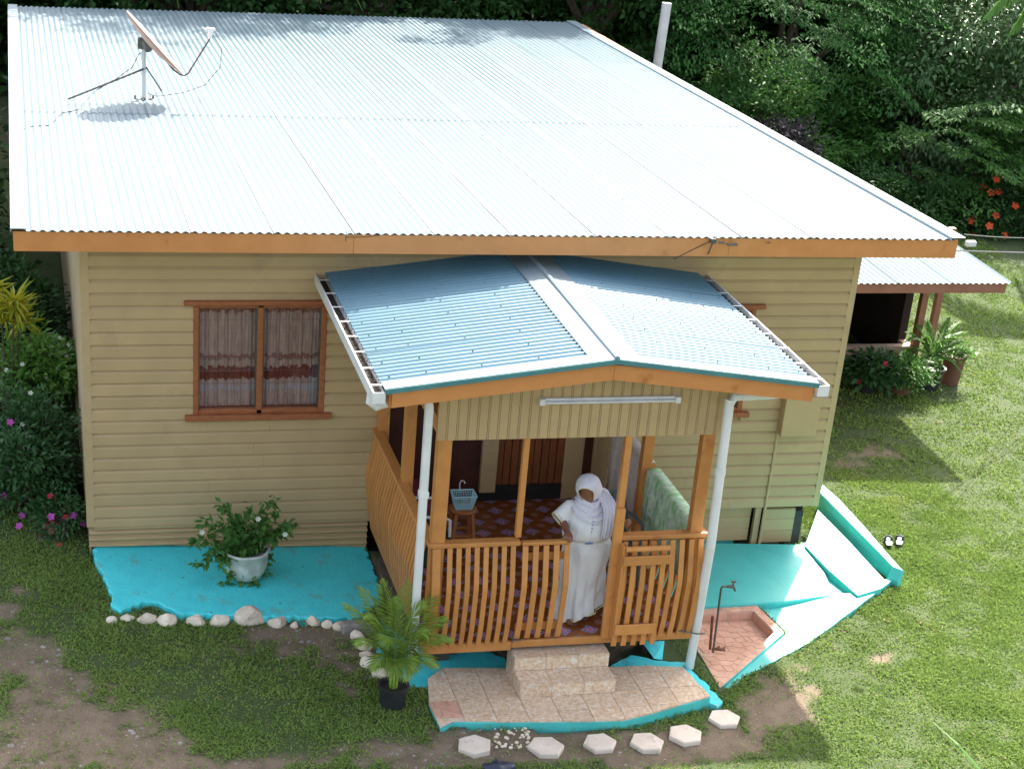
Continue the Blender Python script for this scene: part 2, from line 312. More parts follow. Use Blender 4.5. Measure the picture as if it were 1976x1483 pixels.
# crumbled turquoise slab under and in front of the porch
o = slab('porch_slab', [at(735, 1195, z=.2), at(800, 1245, z=.16), at(865, 1262, z=.16), at(930, 1250, z=.165), at(975, 1268, z=.165), at(990, 1300, z=.14), at(860, 1320, z=.14), at(800, 1330, z=.14), at(760, 1310, z=.15), at(725, 1255, z=.18)], M['turq_rough'], .2, amp=.02, seed=9); tag(o, kind='structure')
o = slab('porch_slab', [at(1172, 1302, z=.14), at(1178, 1282, z=.18), at(1215, 1262, z=.19), at(1262, 1272, z=.17), at(1322, 1276, z=.16), at(1345, 1300, z=.13), at(1395, 1352, z=.11), at(1385, 1362, z=.11), at(1300, 1330, z=.12)], M['turq_rough'], .2, amp=.02, seed=10); tag(o, kind='structure')
b = MB(); b.prism([at(1238, 1236, y=-2.3), at(1282, 1236, y=-2.3), at(1278, 1272, y=-2.45), at(1262, 1270, y=-2.5)][::-1], [at(1238, 1236, y=-2.2), at(1282, 1236, y=-2.2), at(1278, 1272, y=-2.35), at(1262, 1270, y=-2.4)][::-1])
tag(b.build('porch_footing', M['turq_rough']), kind='structure')
# right side apron, step and drain
o = slab('right_slab', [at(1330, 1046, z=.15), at(1550, 1050, z=.13), at(1576, 1085, z=.11), at(1592, 1104, z=.10), at(1612, 1147, z=.09), at(1500, 1161, z=.125), at(1345, 1168, z=.15), (6.0, -1.5, .15), (5.8, .12, .15), (7.2, .12, .15)], M['turq'], .3, step=.2, amp=.004, seed=5); tag(o, kind='structure')
o = slab('right_lower_slab', [at(1458, 1163, z=.06), at(1500, 1160, z=.06), at(1610, 1144, z=.085), at(1650, 1144, z=.10), at(1706, 1117, z=.11), at(1722, 1118, z=.11), at(1640, 1181, z=.085), at(1560, 1240, z=.06), at(1455, 1296, z=.05), at(1400, 1331, z=.04), at(1398, 1322, z=.04), at(1517, 1221, z=.06), at(1466, 1169, z=.06)], M['turq'], .25, step=.15, amp=.008, seed=6, chamfer=.004); tag(o, kind='structure')
o = slab('drain_base', [at(1545, 1046, z=.05), at(1640, 1046, z=.05), at(1706, 1120, z=.06), at(1650, 1146, z=.06), at(1605, 1150, z=.05), at(1580, 1120, z=.05)], M['turq'], .2, step=.3, amp=.0, seed=7, chamfer=.002); tag(o, kind='structure')
o = slab('drain_apron', [at(1553, 1052, z=.155), at(1578, 983, z=.19), at(1640, 1045, z=.17), at(1706, 1117, z=.15), at(1700, 1135, z=.13), at(1655, 1148, z=.125), at(1600, 1100, z=.14)], M['turq'], .25, step=.3, amp=.004, seed=7, chamfer=.004); tag(o, kind='structure')
cz = .30
outer = [at(1588, 934, z=cz + .03), at(1620, 962, z=cz + .02), at(1668, 1014, z=cz), at(1707, 1060, z=cz - .02), at(1744, 1101, z=.23), at(1733, 1121, z=.125)]
inner = [at(1582, 950, z=cz + .03), at(1600, 968, z=cz + .02), at(1645, 1014, z=cz), at(1688, 1057, z=cz - .02), at(1722, 1092, z=.23), at(1712, 1112, z=.125)]
b = MB()
def q(v, dz): return (v[0], v[1], v[2] + dz)
o2 = rough_edge(outer, .08, .01, 3)[:-6] if False else outer
rings = []
for a, c in zip(outer, inner):
    a = np.array(a); c = np.array(c); rings.append([q(a, -.4), q(a, -.015), a * .94 + c * .06, a * .06 + c * .94, q(c, -.015), q(c, -.4)])
b.loft(rings); tag(b.build('drain_curb', M['turq']), kind='structure')
EXCL.append([tuple(v[:2]) for v in outer] + [tuple(v[:2]) for v in reversed(inner)])

# crazy paving helper: voronoi cells clipped to a convex outline
def clip(P, px, py, nx, ny):                         # keep the side where (p - q).n <= 0
    out = []
    for i in range(len(P)):
        a = P[i]; c = P[(i + 1) % len(P)]; da = (a[0] - px) * nx + (a[1] - py) * ny; dc = (c[0] - px) * nx + (c[1] - py) * ny
        if da <= 0: out.append(a)
        if da * dc < 0: t = da / (da - dc); out.append((a[0] + (c[0] - a[0]) * t, a[1] + (c[1] - a[1]) * t))
    return out
def inset(P, g):
    n = len(P); ar = sum(P[i][0] * P[(i + 1) % n][1] - P[(i + 1) % n][0] * P[i][1] for i in range(n)); s = 1 if ar > 0 else -1; out = P
    for i in range(n):
        a = P[i]; c = P[(i + 1) % n]; dx, dy = c[0] - a[0], c[1] - a[1]; L = math.hypot(dx, dy)
        if L < 1e-5: continue
        nx, ny = s * dy / L, -s * dx / L; out = clip(out, a[0] - nx * g, a[1] - ny * g, nx, ny)
        if len(out) < 3: return []
    return out
def crazy(outline, hfun, sp, parent, mat_, name='paving_piece', gap=.007, seed=3, th=.006):
    r = random.Random(seed); xs = [p[0] for p in outline]; ys = [p[1] for p in outline]; pts = []
    y = min(ys) - sp
    while y < max(ys) + sp:
        x = min(xs) - sp
        while x < max(xs) + sp: pts.append((x + r.uniform(-.42, .42) * sp, y + r.uniform(-.42, .42) * sp)); x += sp
        y += sp
    for i, p in enumerate(pts):
        c = [(q_[0], q_[1]) for q_ in outline]
        for j, s_ in enumerate(pts):
            if i == j or abs(p[0] - s_[0]) > 3 * sp or abs(p[1] - s_[1]) > 3 * sp: continue
            c = clip(c, (p[0] + s_[0]) / 2, (p[1] + s_[1]) / 2, s_[0] - p[0], s_[1] - p[1])
            if len(c) < 3: break
        if len(c) < 3: continue
        c = inset(c, gap / 2)
        if len(c) < 3: continue
        ar = sum(c[k][0] * c[(k + 1) % len(c)][1] - c[(k + 1) % len(c)][0] * c[k][1] for k in range(len(c)))
        if abs(ar) < .0012: continue
        if ar < 0: c = c[::-1]
        b = MB(); b.prism([(x, y_, hfun(x, y_) + th) for x, y_ in c], [(x, y_, hfun(x, y_) - .01) for x, y_ in c]); b.build(name, mat_, parent)
def planefit(P):
    A = np.array([[p[0], p[1], 1] for p in P]); z = np.array([p[2] for p in P]); a, b_, c = np.linalg.lstsq(A, z, rcond=None)[0]; return lambda x, y: a * x + b_ * y + c
bz = .10
Bo = [at(1345, 1172, z=bz), at(1461, 1168, z=bz), at(1513, 1220, z=bz - .01), at(1389, 1327, z=bz - .02), at(1337, 1240, z=bz - .01)]
Bi = [at(1352, 1184, z=bz), at(1453, 1178, z=bz), at(1494, 1219, z=bz - .01), at(1440, 1268, z=bz - .015), at(1360, 1262, z=bz - .015)]
rim = planefit(Bo); fl = lambda x, y: rim(x, y) - .10
bas = thing('wash_basin', 'sunken corner wash basin paved in terracotta crazy tiles around a standpipe tap', 'wash basin', tuple(at(1420, 1250, z=.05)))
b = MB(); n5 = 5; top_o = [(p[0], p[1], rim(p[0], p[1])) for p in Bo]; top_i = [(p[0], p[1], rim(p[0], p[1])) for p in Bi]
vs = [q(p, -.3) for p in top_o] + top_o + top_i + [q(p, -.1) for p in top_i]
b.add(vs, [(k * 5 + i, k * 5 + (i + 1) % 5, (k + 1) * 5 + (i + 1) % 5, (k + 1) * 5 + i) for k in range(3) for i in range(5)] + [(15, 16, 17, 18, 19)])
b.m = [1] * 5 + [0] * 11; b.build('basin_shell', [M['grout'], M['turq']], bas)
crazy([(p[0], p[1]) for p in Bi], fl, .105, bas, M['crazy'], seed=2)
for i in range(5):
    j = (i + 1) % 5; crazy([Bo[i][:2], Bo[j][:2], Bi[j][:2], Bi[i][:2]], rim, .11, bas, M['crazy'], seed=20 + i)
    # wall pieces inside the recess
    a = np.array(top_i[i]); c = np.array(top_i[j]); nn = max(2, int(np.linalg.norm(c - a) / .13)); nrm = np.array([-(c - a)[1], (c - a)[0], 0]); nrm = nrm / np.linalg.norm(nrm)
    cen = np.mean(np.array(top_i), axis=0)
    if np.dot(nrm, cen - a) < 0: nrm = -nrm
    for k in range(nn):
        p0 = a + (c - a) * (k + .04) / nn; p1 = a + (c - a) * (k + .96) / nn
        b = MB(); f0 = [q(p0 + nrm * .006, -.006), q(p1 + nrm * .006, -.006), q(p1 + nrm * .006, -.095), q(p0 + nrm * .006, -.095)]; b.prism(f0, [np.array(v) - nrm * .012 for v in f0]); b.build('paving_piece', M['crazy'], bas)
EXCL.append([tuple(p[:2]) for p in Bo])

# front platform with steps
pz = .20
Po = [at(825, 1308, z=pz), at(855, 1287, z=pz), at(928, 1287, z=pz), at(1060, 1289, z=pz), at(1250, 1283, z=pz), at(1319, 1286, z=pz), at(1371, 1341, z=pz), at(1257, 1374, z=pz), at(1203, 1387, z=pz), at(1140, 1389, z=pz), at(874, 1390, z=pz), at(850, 1402, z=pz), at(828, 1357, z=pz)]
plat = thing('entrance_steps', 'two tiled entrance steps on a marbled tile platform with turquoise edge', 'steps', tuple(at(1090, 1340, z=.1)))
o = slab('platform', [q(p, -.012) for p in Po], M['turq'], .3, step=.09, amp=.006, seed=12, parent=plat)
o.data.transform(Matrix.Translation(-Vector(plat.location)))
outl = [(p[0], p[1]) for p in Po]; x0 = min(p[0] for p in outl); y1 = max(p[1] for p in outl); ts = .30
i = 0
for gx in range(11):
    for gy in range(5):
        c = clip(clip(clip(clip(outl, x0 - .03 + gx * ts, 0, -1, 0), x0 - .03 + (gx + 1) * ts, 0, 1, 0), 0, y1 - gy * ts, 0, 1), 0, y1 - (gy + 1) * ts, 0, -1)
        if len(c) < 3: continue
        c = inset(c, .003)
        if len(c) < 3: continue
        ar = sum(c[k][0] * c[(k + 1) % len(c)][1] - c[(k + 1) % len(c)][0] * c[k][1] for k in range(len(c)))
        if abs(ar) < .004: continue
        if ar < 0: c = c[::-1]
        if gx == 0 and gy == 2:
            crazy(c, lambda x, y: pz - .008, .12, plat, M['crazy'], seed=5, th=.006); continue
        h = pz + random.uniform(-.0015, .0015)
        b = MB(); b.prism([(x, y, h) for x, y in c], [(x, y, h - .02) for x, y in c]); b.build('tile', M['tile'], plat)
b = MB(); b.add([(x, y, pz - .010) for x, y in (outl if sum(outl[k][0] * outl[(k + 1) % len(outl)][1] - outl[(k + 1) % len(outl)][0] * outl[k][1] for k in range(len(outl))) > 0 else outl[::-1])], [tuple(range(len(outl)))]); b.build('grout_bed', M['grout'], plat)
sx0, sx1 = 3.80, 4.735; sy1 = -2.80; hr = .142; yy = [sy1, -2.885 - .0, -3.14]
core = MB(); core.box((sx0 + .006, -2.62, .1), (sx1 - .006, yy[1] + .006, pz + 2 * hr - .006)); core.box((sx0 + .006, -2.6, .1), (sx1 - .006, yy[2] + .006, pz + hr - .006)); core.build('step_core', M['grout'], plat)
for lv, (ya, yb, zt) in enumerate([(-2.62, yy[1], pz + 2 * hr), (yy[1], yy[2], pz + hr)]):
    xs = [sx0, sx0 + .31, sx0 + .625, sx1]
    for k in range(3):
        b = MB(); b.box((xs[k] + .002, ya - .002, zt - .01), (xs[k + 1] - .002, yb, zt)); b.build('tile', M['tile'], plat)      # tread
        b = MB(); b.box((xs[k] + .002, yb - .001, zt - hr + .004), (xs[k + 1] - .002, yb + .008, zt - .012)); b.build('tile', M['tile'], plat)  # riser
    b = MB(); b.box((sx0 - .004, ya - .004, pz + .002), (sx0 + .004, yb + .01, zt - .012)); b.build('tile', M['tile'], plat)
    b = MB(); b.box((sx1 - .004, ya - .004, pz + .002), (sx1 + .004, yb + .01, zt - .012)); b.build('tile', M['tile'], plat)

# ------------------------------------------------------------------ house
W = 8.085; D = 12.3; ZB = .60; ZT = 3.62
house = thing('house', 'wide tan weatherboard house under a pale corrugated iron roof with orange fascia', 'house', (4, 6, .1))
NL = at(20, 442, y=-.684); NR = at(1862, 460, y=-.684); FL = at(15, 10, y=13.); FR = at(1110, 42, y=13.)
def roofp(s, t, dz=0): p = (NL * (1 - s) + NR * s) * (1 - t) + (FL * (1 - s) + FR * s) * t; return (p[0], p[1], p[2] + dz)
def rects(x0, x1, z0, z1, holes):
    hs = [h for h in holes if h[0] < x1 and h[1] > x0 and h[2] < z1 - 1e-6 and h[3] > z0 + 1e-6]; out = []; x = x0
    for h in sorted(hs):
        if h[0] > x: out.append((x, h[0]))
        x = max(x, h[1])
    if x < x1: out.append((x, x1))
    return out
WIN1 = (1.05, 2.38, 1.84, 3.0); WIN2 = (5.66, 6.99, 1.76, 2.94); OPEN = (3.0, 5.52, .4, 2.95)
hol = [WIN1, WIN2, OPEN]
fw = MB(); zs = sorted({ZB, ZT} | {h[2] for h in hol if h[2] > ZB} | {h[3] for h in hol})
for a, c in zip(zs[:-1], zs[1:]):
    for x0_, x1_ in rects(0.0, W, a, c, hol): fw.box((x0_, .003, a), (x1_, .10, c))
fwall = fw.build('front_wall', M['tan'], house)
pit = .1335; z = ZB - .02; k = 0
while z < ZT:
    zt = min(z + pit, ZT + .02)
    segs = []
    for x0_, x1_ in rects(.055, W - .05, z + .02, zt - .02, hol):
        if x1_ - x0_ > 2.2 and k % 3 != 1: xm_ = x0_ + (x1_ - x0_) * random.uniform(.25, .75); segs += [(x0_, xm_ - .001), (xm_ + .001, x1_)]
        else: segs.append((x0_, x1_))
    for x0_, x1_ in segs:
        b = MB(); j = random.uniform(-.001, .001)
        y_ = [(.0, z + .004), (-.027 + j, z + .004), (-.029 + j, z + .012), (-.026 + j, z + pit * .74), (-.004, z + pit - .004), (.0, z + pit - .001)]
        b.loft([[(x0_, a, c) for a, c in y_], [(x1_, a, c) for a, c in y_]]); b.build('weatherboard', M['tan'], fwall)
    z += pit; k += 1
def part(mb, name, m, parent=house, smooth=False): return mb.build(name, m, parent, smooth)
part(MB().box((-.022, -.03, .62), (.055, .002, ZT)).box((-.022, .002, .62), (.0, .07, ZT)), 'corner_board', M['tan_trim'])
part(MB().box((W - .05, -.03, ZB - .02), (W + .022, .002, ZT)).box((W, .002, ZB - .02), (W + .022, .07, ZT)), 'corner_board', M['tan_trim'])
def wt(y): return 3.60 - .038 * y
lw = part(MB().loft([[(.0, y, .25), (.10, y, .25), (.10, y, wt(y)), (0, y, wt(y))] for y in (.1, D)]), 'side_wall', M['tan_side'])
part(MB().loft([[(W - .1, y, ZB), (W, y, ZB), (W, y, wt(y)), (W - .1, y, wt(y))] for y in (.1, D)]), 'side_wall', M['tan'])
part(MB().box((.1, D - .1, .3), (W - .1, D, 3.1)), 'back_wall', M['tan'])
z = .62
while z < 3.2:
    b = MB(); y_ = [(.0, z), (-.014, z), (-.015, z + pit * .8), (-.003, z + pit - .003), (0, z + pit - .001)]
    b.loft([[(a, D, c) for a, c in y_], [(a, .072, c) for a, c in y_]]); b.build('weatherboard', M['tan_side'], lw); z += pit
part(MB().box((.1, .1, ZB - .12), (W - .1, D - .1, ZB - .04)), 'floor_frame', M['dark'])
st = MB()
for x in (6.2, 7.9): 
    for y in (.06, 3, 6): part(MB().box((x - .08, y, -.1), (x + .08, y + .16, ZB - .12)), 'stump', M['stump'])
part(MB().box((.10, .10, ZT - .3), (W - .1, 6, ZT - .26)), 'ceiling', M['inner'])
# near-black backing stands in for the unlit rooms behind the windows
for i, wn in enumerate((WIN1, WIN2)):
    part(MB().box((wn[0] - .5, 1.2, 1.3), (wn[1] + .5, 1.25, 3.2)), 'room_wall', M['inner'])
# horizontal corrugated skirt, front left
sk = MB(); ring = []
zz = np.linspace(0, 1, 34)
def skz(x): return .36 - .038 * x if x > 0 else .36
for x in np.linspace(.0, 2.9, 8):
    zb = .40 - .046 * x; ring.append([(x, -.016 - .021 * math.cos(t * (.62 - zb) / .074 * 2 * math.pi * 1.0), .615 - t * (.615 - zb)) for t in zz] + [(x, .02, zb), (x, .02, .615)])
part(sk.loft(ring), 'corrugated_skirt', M['tan'], smooth=False)
part(MB().box((.0, .02, .2), (.02, .1, .62)), 'skirt_end', M['tan'])
# panels under the right end of the wall
for (xa, xb, za, zb_, yy_) in ((5.6, 7.335, .14, .555, .06), (7.50, 7.875, .10, .525, .05)):
    b = MB(); z = za; 
    while z < zb_ - .02:
        h = min(.15, zb_ - z); pr = [(.05, z), (0, z), (0, z + h * .9), (.012, z + h - .002), (.05, z + h - .002)]
        bb = MB(); bb.loft([[(xa, yy_ + a, c) for a, c in pr], [(xb, yy_ + a, c) for a, c in pr]]); bb.build('skirting_board', M['tan'], house); z += h
part(MB().box((7.36, -.004, .08), (7.43, .05, .57)), 'skirt_post', M['tan_trim'])
part(MB().box((7.2, 1.2, .0), (8.0, 1.3, .60)), 'footing_wall', M['turq'])
part(MB().box((7.86, .45, .0), (W - .02, .5, .56)).box((W - .03, .5, .0), (W - .01, 7, .56)), 'underfloor_shade_panel', M['dark'])  # dark sheets added where the open gap under the floor is only shade
mb_ = MB().bevbox((7.44, -.16, 1.50), (7.86, -.022, 1.95), .008); bx = part(mb_, 'meter_box', M['tan'])
part(MB().tube([(7.46, -.03, 1.5), (7.455, -.032, .9), (7.45, -.034, .06)], .017), 'conduit', M['tan_trim'])

def window(wn, cz0=1.9):
    x0_, x1_, z0_, z1_ = wn; root = MB(); f = .055
    root.bevbox((x0_ - .0, -.035, z0_), (x0_ + f, .09, z1_)).bevbox((x1_ - f, -.035, z0_), (x1_, .09, z1_))
    xm = (x0_ + x1_) / 2; root.bevbox((xm - .03, -.03, z0_), (xm + .03, .09, z1_))
    root.bevbox((x0_ + f, -.03, z1_ - .04), (x1_ - f, .09, z1_)); root.bevbox((x0_ + f, -.03, z0_), (x1_ - f, .09, z0_ + .045))
    wo = part(root, 'window', M['winframe'])
    MB().bevbox((x0_ - .09, -.075, z1_), (x1_ + .09, .0, z1_ + .045)).build('window_head', M['winframe'], wo)
    MB().bevbox((x0_ - .08, -.085, z0_ - .055), (x1_ + .08, .0, z0_ + .002)).build('window_sill', M['winframe'], wo)
    for a, c in ((x0_ + f, xm - .03), (xm + .03, x1_ - f)):
        n = 8; h = (z1_ - z0_ - .085) / n
        for i in range(n):
            zc = z0_ + .045 + h * (i + .5)
            b = MB(); b.bar((a + .012, .02, zc), (c - .012, .02, zc), h * 1.08, .005, up=(0, -1, -.16)); b.build('louvre_blade', M['glass'], wo)
        MB().box((a + .002, -.005, z0_ + .05), (a + .012, .045, z1_ - .045)).build('louvre_track', M['steel'], wo); MB().box((c - .012, -.005, z0_ + .05), (c - .002, .045, z1_ - .045)).build('louvre_track', M['steel'], wo)
        nx = 90; r = random.Random(int(a * 100)); ph = [r.uniform(0, 6) for _ in range(4)]; xs = np.linspace(a - .03, c + .03, nx)
        yy_ = .10 + .018 * np.sin(xs * 62 + ph[0] + 1.2 * np.sin(xs * 9 + ph[1])) + .012 * np.sin(xs * 131 + ph[2])
        V = [(x, y, zq) for zq in (z0_ - .05, (z0_ + z1_) / 2, z1_ + .03) for x, y in zip(xs, yy_)]
        F = [(i * nx + k, i * nx + k + 1, (i + 1) * nx + k + 1, (i + 1) * nx + k) for i in range(2) for k in range(nx - 1)]
        o = from_arrays('curtain', V, F, M['curtain'], wo, True)
window(WIN1); window(WIN2)
# recessed back wall of the porch
rc = thing_none = None
yb = .36
part(MB().box((3.0, .1, .55), (3.02, yb + .05, 2.95)).box((5.50, .1, .55), (5.52, yb + .05, 2.95)).box((3.0, .1, 2.93), (5.52, yb + .05, 2.95)), 'porch_recess', M['tan'])
part(MB().box((3.02, yb + .02, .6), (3.86, yb + .06, 2.93)), 'inner_door', M['darkred'])
part(MB().box((3.86, yb - .01, .6), (4.2, yb + .05, 2.93)), 'inner_door', M['darkred'])
col = part(MB().bevbox((4.19, yb - .07, .72), (4.37, yb + .04, 2.93)), 'wall_column', M['tan'])
for i in range(7): MB().bevbox((4.225, yb - .082, .86 + i * .165), (4.325, yb - .0705, .875 + i * .165), .002).build('block_ledge', M['tan_trim'], col)
bd = part(MB().box((4.37, yb + .03, .85), (5.14, yb + .07, 2.93)), 'board_wall', M['brown'])
for i in range(9):
    a = 4.372 + i * .0855; MB().bevbox((a, yb - .005 + .006 * (i % 2), .78), (a + .078, yb + .03, 2.92), .004).build('board', M['brown'], bd)
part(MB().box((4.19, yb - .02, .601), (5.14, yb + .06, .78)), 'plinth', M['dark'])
part(MB().box((5.14, yb - .01, .6), (5.5, yb + .06, 2.93)), 'wall_panel', M['tan'])
part(MB().bevbox((5.36, yb - .03, .6), (5.46, yb - .011, 2.93)), 'door_frame', M['darkred'])

# roof: underside body, sheets, fascia
rf = part(MB().loft([[roofp(.004, t, -.05), roofp(.996, t, -.05), roofp(.996, t, -.10), roofp(.004, t, -.10)] for t in (.004, 1)]), 'roof', M['tan_trim'])
NW = 109; cols = [round(i * NW / 12) for i in range(13)]; rows = [0, .40, .735, 1.0]
for ci in range(12):
    for ri in range(3):
        k0, k1 = cols[ci], cols[ci + 1]; n = (k1 - k0) * 6; t0 = rows[ri] - (.008 if ri else 0); t1 = rows[ri + 1]
        jt = random.uniform(-.001, .001); V = []; kk = np.arange(-3 if ci else 0, n + 1)
        for t in (t0, t0 + (t1 - t0) * .5, t1):
            for k in kk:
                wv = k0 + k / 6.; s = .012 + .976 * min(wv, NW) / NW; lift = (.011 if k < -2 else .007 if k < -1 else .004 if k < 1 else 0) * (ci > 0) + .002 * ri * (1 if t == t0 else 0) + jt
                V.append(roofp(s, t, .0092 * math.cos(2 * math.pi * wv) - .012 + lift + .003 * (ri == 1)))
        m = len(kk); F = [(r * m + k, r * m + k + 1, (r + 1) * m + k + 1, (r + 1) * m + k) for r in range(2) for k in range(m - 1)]
        nb = len(V); V = V + [(v[0], v[1], v[2] - .003) for v in V]; F = F + [(a + nb, d + nb, c + nb, b_ + nb) for a, b_, c, d in F] + [(k + 1, k, k + nb, k + nb + 1) for k in range(m - 1)]
        o = from_arrays('roof_sheet', V, F, M['zinc'], rf, False)
b = MB()
for t0_ in np.linspace(.02, .985, 13):
    for kx in range(2, NW, 5):
        p = Vector(roofp(.012 + .976 * kx / NW, t0_ + random.uniform(-.001, .001), .002)); b.add([p + Vector((-.006, -.006, 0)), p + Vector((.006, -.006, 0)), p + Vector((.006, .006, 0)), p + Vector((-.006, .006, 0)), p + Vector((0, 0, .009))], [(0, 1, 4), (1, 2, 4), (2, 3, 4), (3, 0, 4)])
sc = b.build('roof_screws', M['wire'], rf); sc['kind'] = 'stuff'
for s0, s1 in ((0, .0155), (.984, 1.0)):
    b = MB(); b.loft([[roofp(s0 - .0004, t, -.03), roofp(s0, t, .012), roofp(s1, t, .012), roofp(s1, t, .004), roofp(s0 + .0012 if s0 == 0 else s0, t, .004), roofp(s0, t, -.03)][::1] for t in (-.001, .5, 1.001)]); b.build('edge_flashing', M['cap'], rf)
# rust and lap shadows come from geometry; fascia boards in three lengths
fx = [NL[0] + .02, NL[0] + 3.14, NL[0] + 6.95, NR[0] - .06]
fL = at(20, 484, y=-.664)[2]; fR = at(1850, 498, y=-.664)[2]
for i in range(3):
    a, c = fx[i] + (.0015 if i else 0), fx[i + 1] - .0015; ss = [(a - NL[0]) / (NR[0] - NL[0]), (c - NL[0]) / (NR[0] - NL[0])]
    b = MB(); rr = []
    for s, x in zip(ss, (a, c)):
        zt = roofp(s, 0)[2] - .026; zl = fL + (fR - fL) * s; rr.append([(x, -.668, zl), (x, -.632, zl), (x, -.632, zt), (x, -.668, zt)])
    b.loft(rr); part(b, 'fascia_board', M['orange'])
for x in (NL[0] + .02, NR[0] - .096):
    b = MB(); b.loft([[(x, y, roofp(0 if x < 1 else 1, t)[2] - .22), (x + .036, y, roofp(0 if x < 1 else 1, t)[2] - .22), (x + .036, y, roofp(0 if x < 1 else 1, t)[2] - .028), (x, y, roofp(0 if x < 1 else 1, t)[2] - .028)] for t, y in ((0.003, -.63), (1, 12.95))]); part(b, 'barge_board', M['orange'])
part(MB().loft([[(NL[0] + .06, y, z_), (NR[0] - .1, y, z_), (NR[0] - .1, y, z_ + .012), (NL[0] + .06, y, z_ + .012)] for y, z_ in ((-.63, 3.72), (D, 3.15))]), 'soffit', M['tan_trim'])

# satellite dish on the roof
mast = at(278, 192, z=3.71); dc = at(300, 82, y=mast[1] - .22)
root = thing('satellite_dish', 'rusty pink satellite dish on a braced mast on the pale roof', 'satellite dish', tuple(mast))
vr = Vector(dc - CAM).normalized(); ed = Vector(at(355, 140, y=dc[1]) - at(248, 20, y=dc[1])); Rr = ed.length / 2; ed.normalize()
nrm = ed.cross(vr).normalized(); nrm = -nrm if nrm.x < 0 else nrm
nrm = (nrm + vr * -.035).normalized(); e2 = nrm.cross(ed).normalized(); ed = e2.cross(nrm).normalized(); cD = Vector(dc)
b = MB(); prof = [(0, -.095), (.3, -.087), (.6, -.062), (.85, -.028), (1, 0)]; n = 40
rings = [[cD + nrm * (h * Rr * 1.6 + .0) + (ed * math.cos(2 * math.pi * k / n) + e2 * math.sin(2 * math.pi * k / n)) * r * Rr for k in range(n)] for r, h in [(.02, -.095)] + prof[1:]]
back = [[v - nrm * .012 for v in rg] for rg in rings][::-1]
b.loft(rings + back); part(b, 'reflector', M['dish'], root, True)
mt = Vector((mast[0], mast[1], dc[2] - .02)); bk = cD - nrm * .12
part(MB().tube([Vector(mast), mt], .028, 10), 'mast', M['pipe_grey'], root)
part(MB().tube([mt, bk, cD - nrm * .07], .045, 8).bevbox((mt[0] - .07, mt[1] - .06, mt[2] - .1), (mt[0] + .09, mt[1] + .06, mt[2] + .03), .01), 'mount_bracket', M['steel'], root)
pb = at(283, 131, y=mast[1])
part(MB().tube([pb, at(132, 191, z=3.79)], .014, 8), 'brace', M['steel'], root)
part(MB().tube([pb, mast + np.array([.25, .5, 0])], .012, 8), 'brace', M['steel'], root)
b = MB().box((mast[0] - .12, mast[1] - .03, mast[2] - .02), (mast[0] + .12, mast[1] + .03, mast[2] + .015)); b.box((mast[0] - .03, mast[1] - .12, mast[2] - .016), (mast[0] + .03, mast[1] + .12, mast[2] + .02))
for dx, dy in ((-.11, 0), (.11, 0), (0, -.11), (0, .11)): b.tube([(mast[0] + dx, mast[1] + dy, mast[2]), (mast[0] + dx, mast[1] + dy, mast[2] + .05)], .014, 6)
part(b, 'foot_plate', M['steel'], root)
arm = [at(u, v, y=dc[1] - .02) for u, v in ((315, 112), (335, 135), (347, 144), (356, 146), (363, 142), (380, 115), (405, 75))]
part(MB().tube(arm, .011, 8), 'feed_arm', M['steel'], root)
hd = Vector(at(405, 68, y=dc[1] - .02)); lnb = Vector(at(407, 58, y=dc[1] - .02))
part(MB().tube([arm[-1], hd, lnb], [.02, .028, .03], 10).bevbox(lnb - Vector((.06, .03, .012)), lnb + Vector((.05, .03, .02)), .006), 'receiver', M['white'], root)
cab = [at(410, 66, y=dc[1]), at(428, 95, y=dc[1] + .0), at(425, 130, y=dc[1]), at(395, 165, z=3.85), at(350, 180, z=3.77), at(300, 186, z=3.76), at(285, 180, z=3.76)]
part(MB().tube(cab, .005, 5), 'cable', M['wire'], root)
cab = [at(283, 97, y=mast[1]), at(268, 105, y=mast[1]), at(255, 130, y=mast[1] - .05), at(225, 152, z=4.0), at(185, 175, z=3.85), at(150, 212, z=3.765), at(120, 218, z=3.76), at(95, 242, z=3.77), at(60, 244, z=3.77), at(30, 255, z=3.78), at(14, 260, z=3.77)]
part(MB().tube(cab, .006, 5), 'cable', M['wire'], root)

# vent pipe behind the roof
vb = at(1268, 130, y=13.3); vt = at(1287, 6, y=13.3)
o = MB().tube([(vb[0] - .15, 13.3, .0), (vb[0], 13.3, vb[2]), vt], .085, 14).build('vent_pipe', M['pipe_grey'], smooth=False); tag(o, 'tall pale vent pipe with a round cap rising behind the roof edge', 'vent pipe')

# ------------------------------------------------------------------ front porch
V_ = -2.75; PL, PR = 2.94, 5.60; ZF = .60; RZ = 1.66; PB = 2.675
po = thing('front_porch', 'front porch with orange bowed railings under a blue green gable roof', 'porch', (4.2, -1.4, .1))
def pp(mb, name, m='orange2', parent=po, smooth=False): return mb.build(name, M[m], parent, smooth)
pp(MB().box((PL + .01, V_ + .03, ZF - .09), (PR - .01, .36, ZF - .004)), 'deck', 'dark')
pp(MB().box((PL + .01, V_ + .02, ZF - .003), (PR - .01, .36, ZF)), 'floor_covering', 'lino')

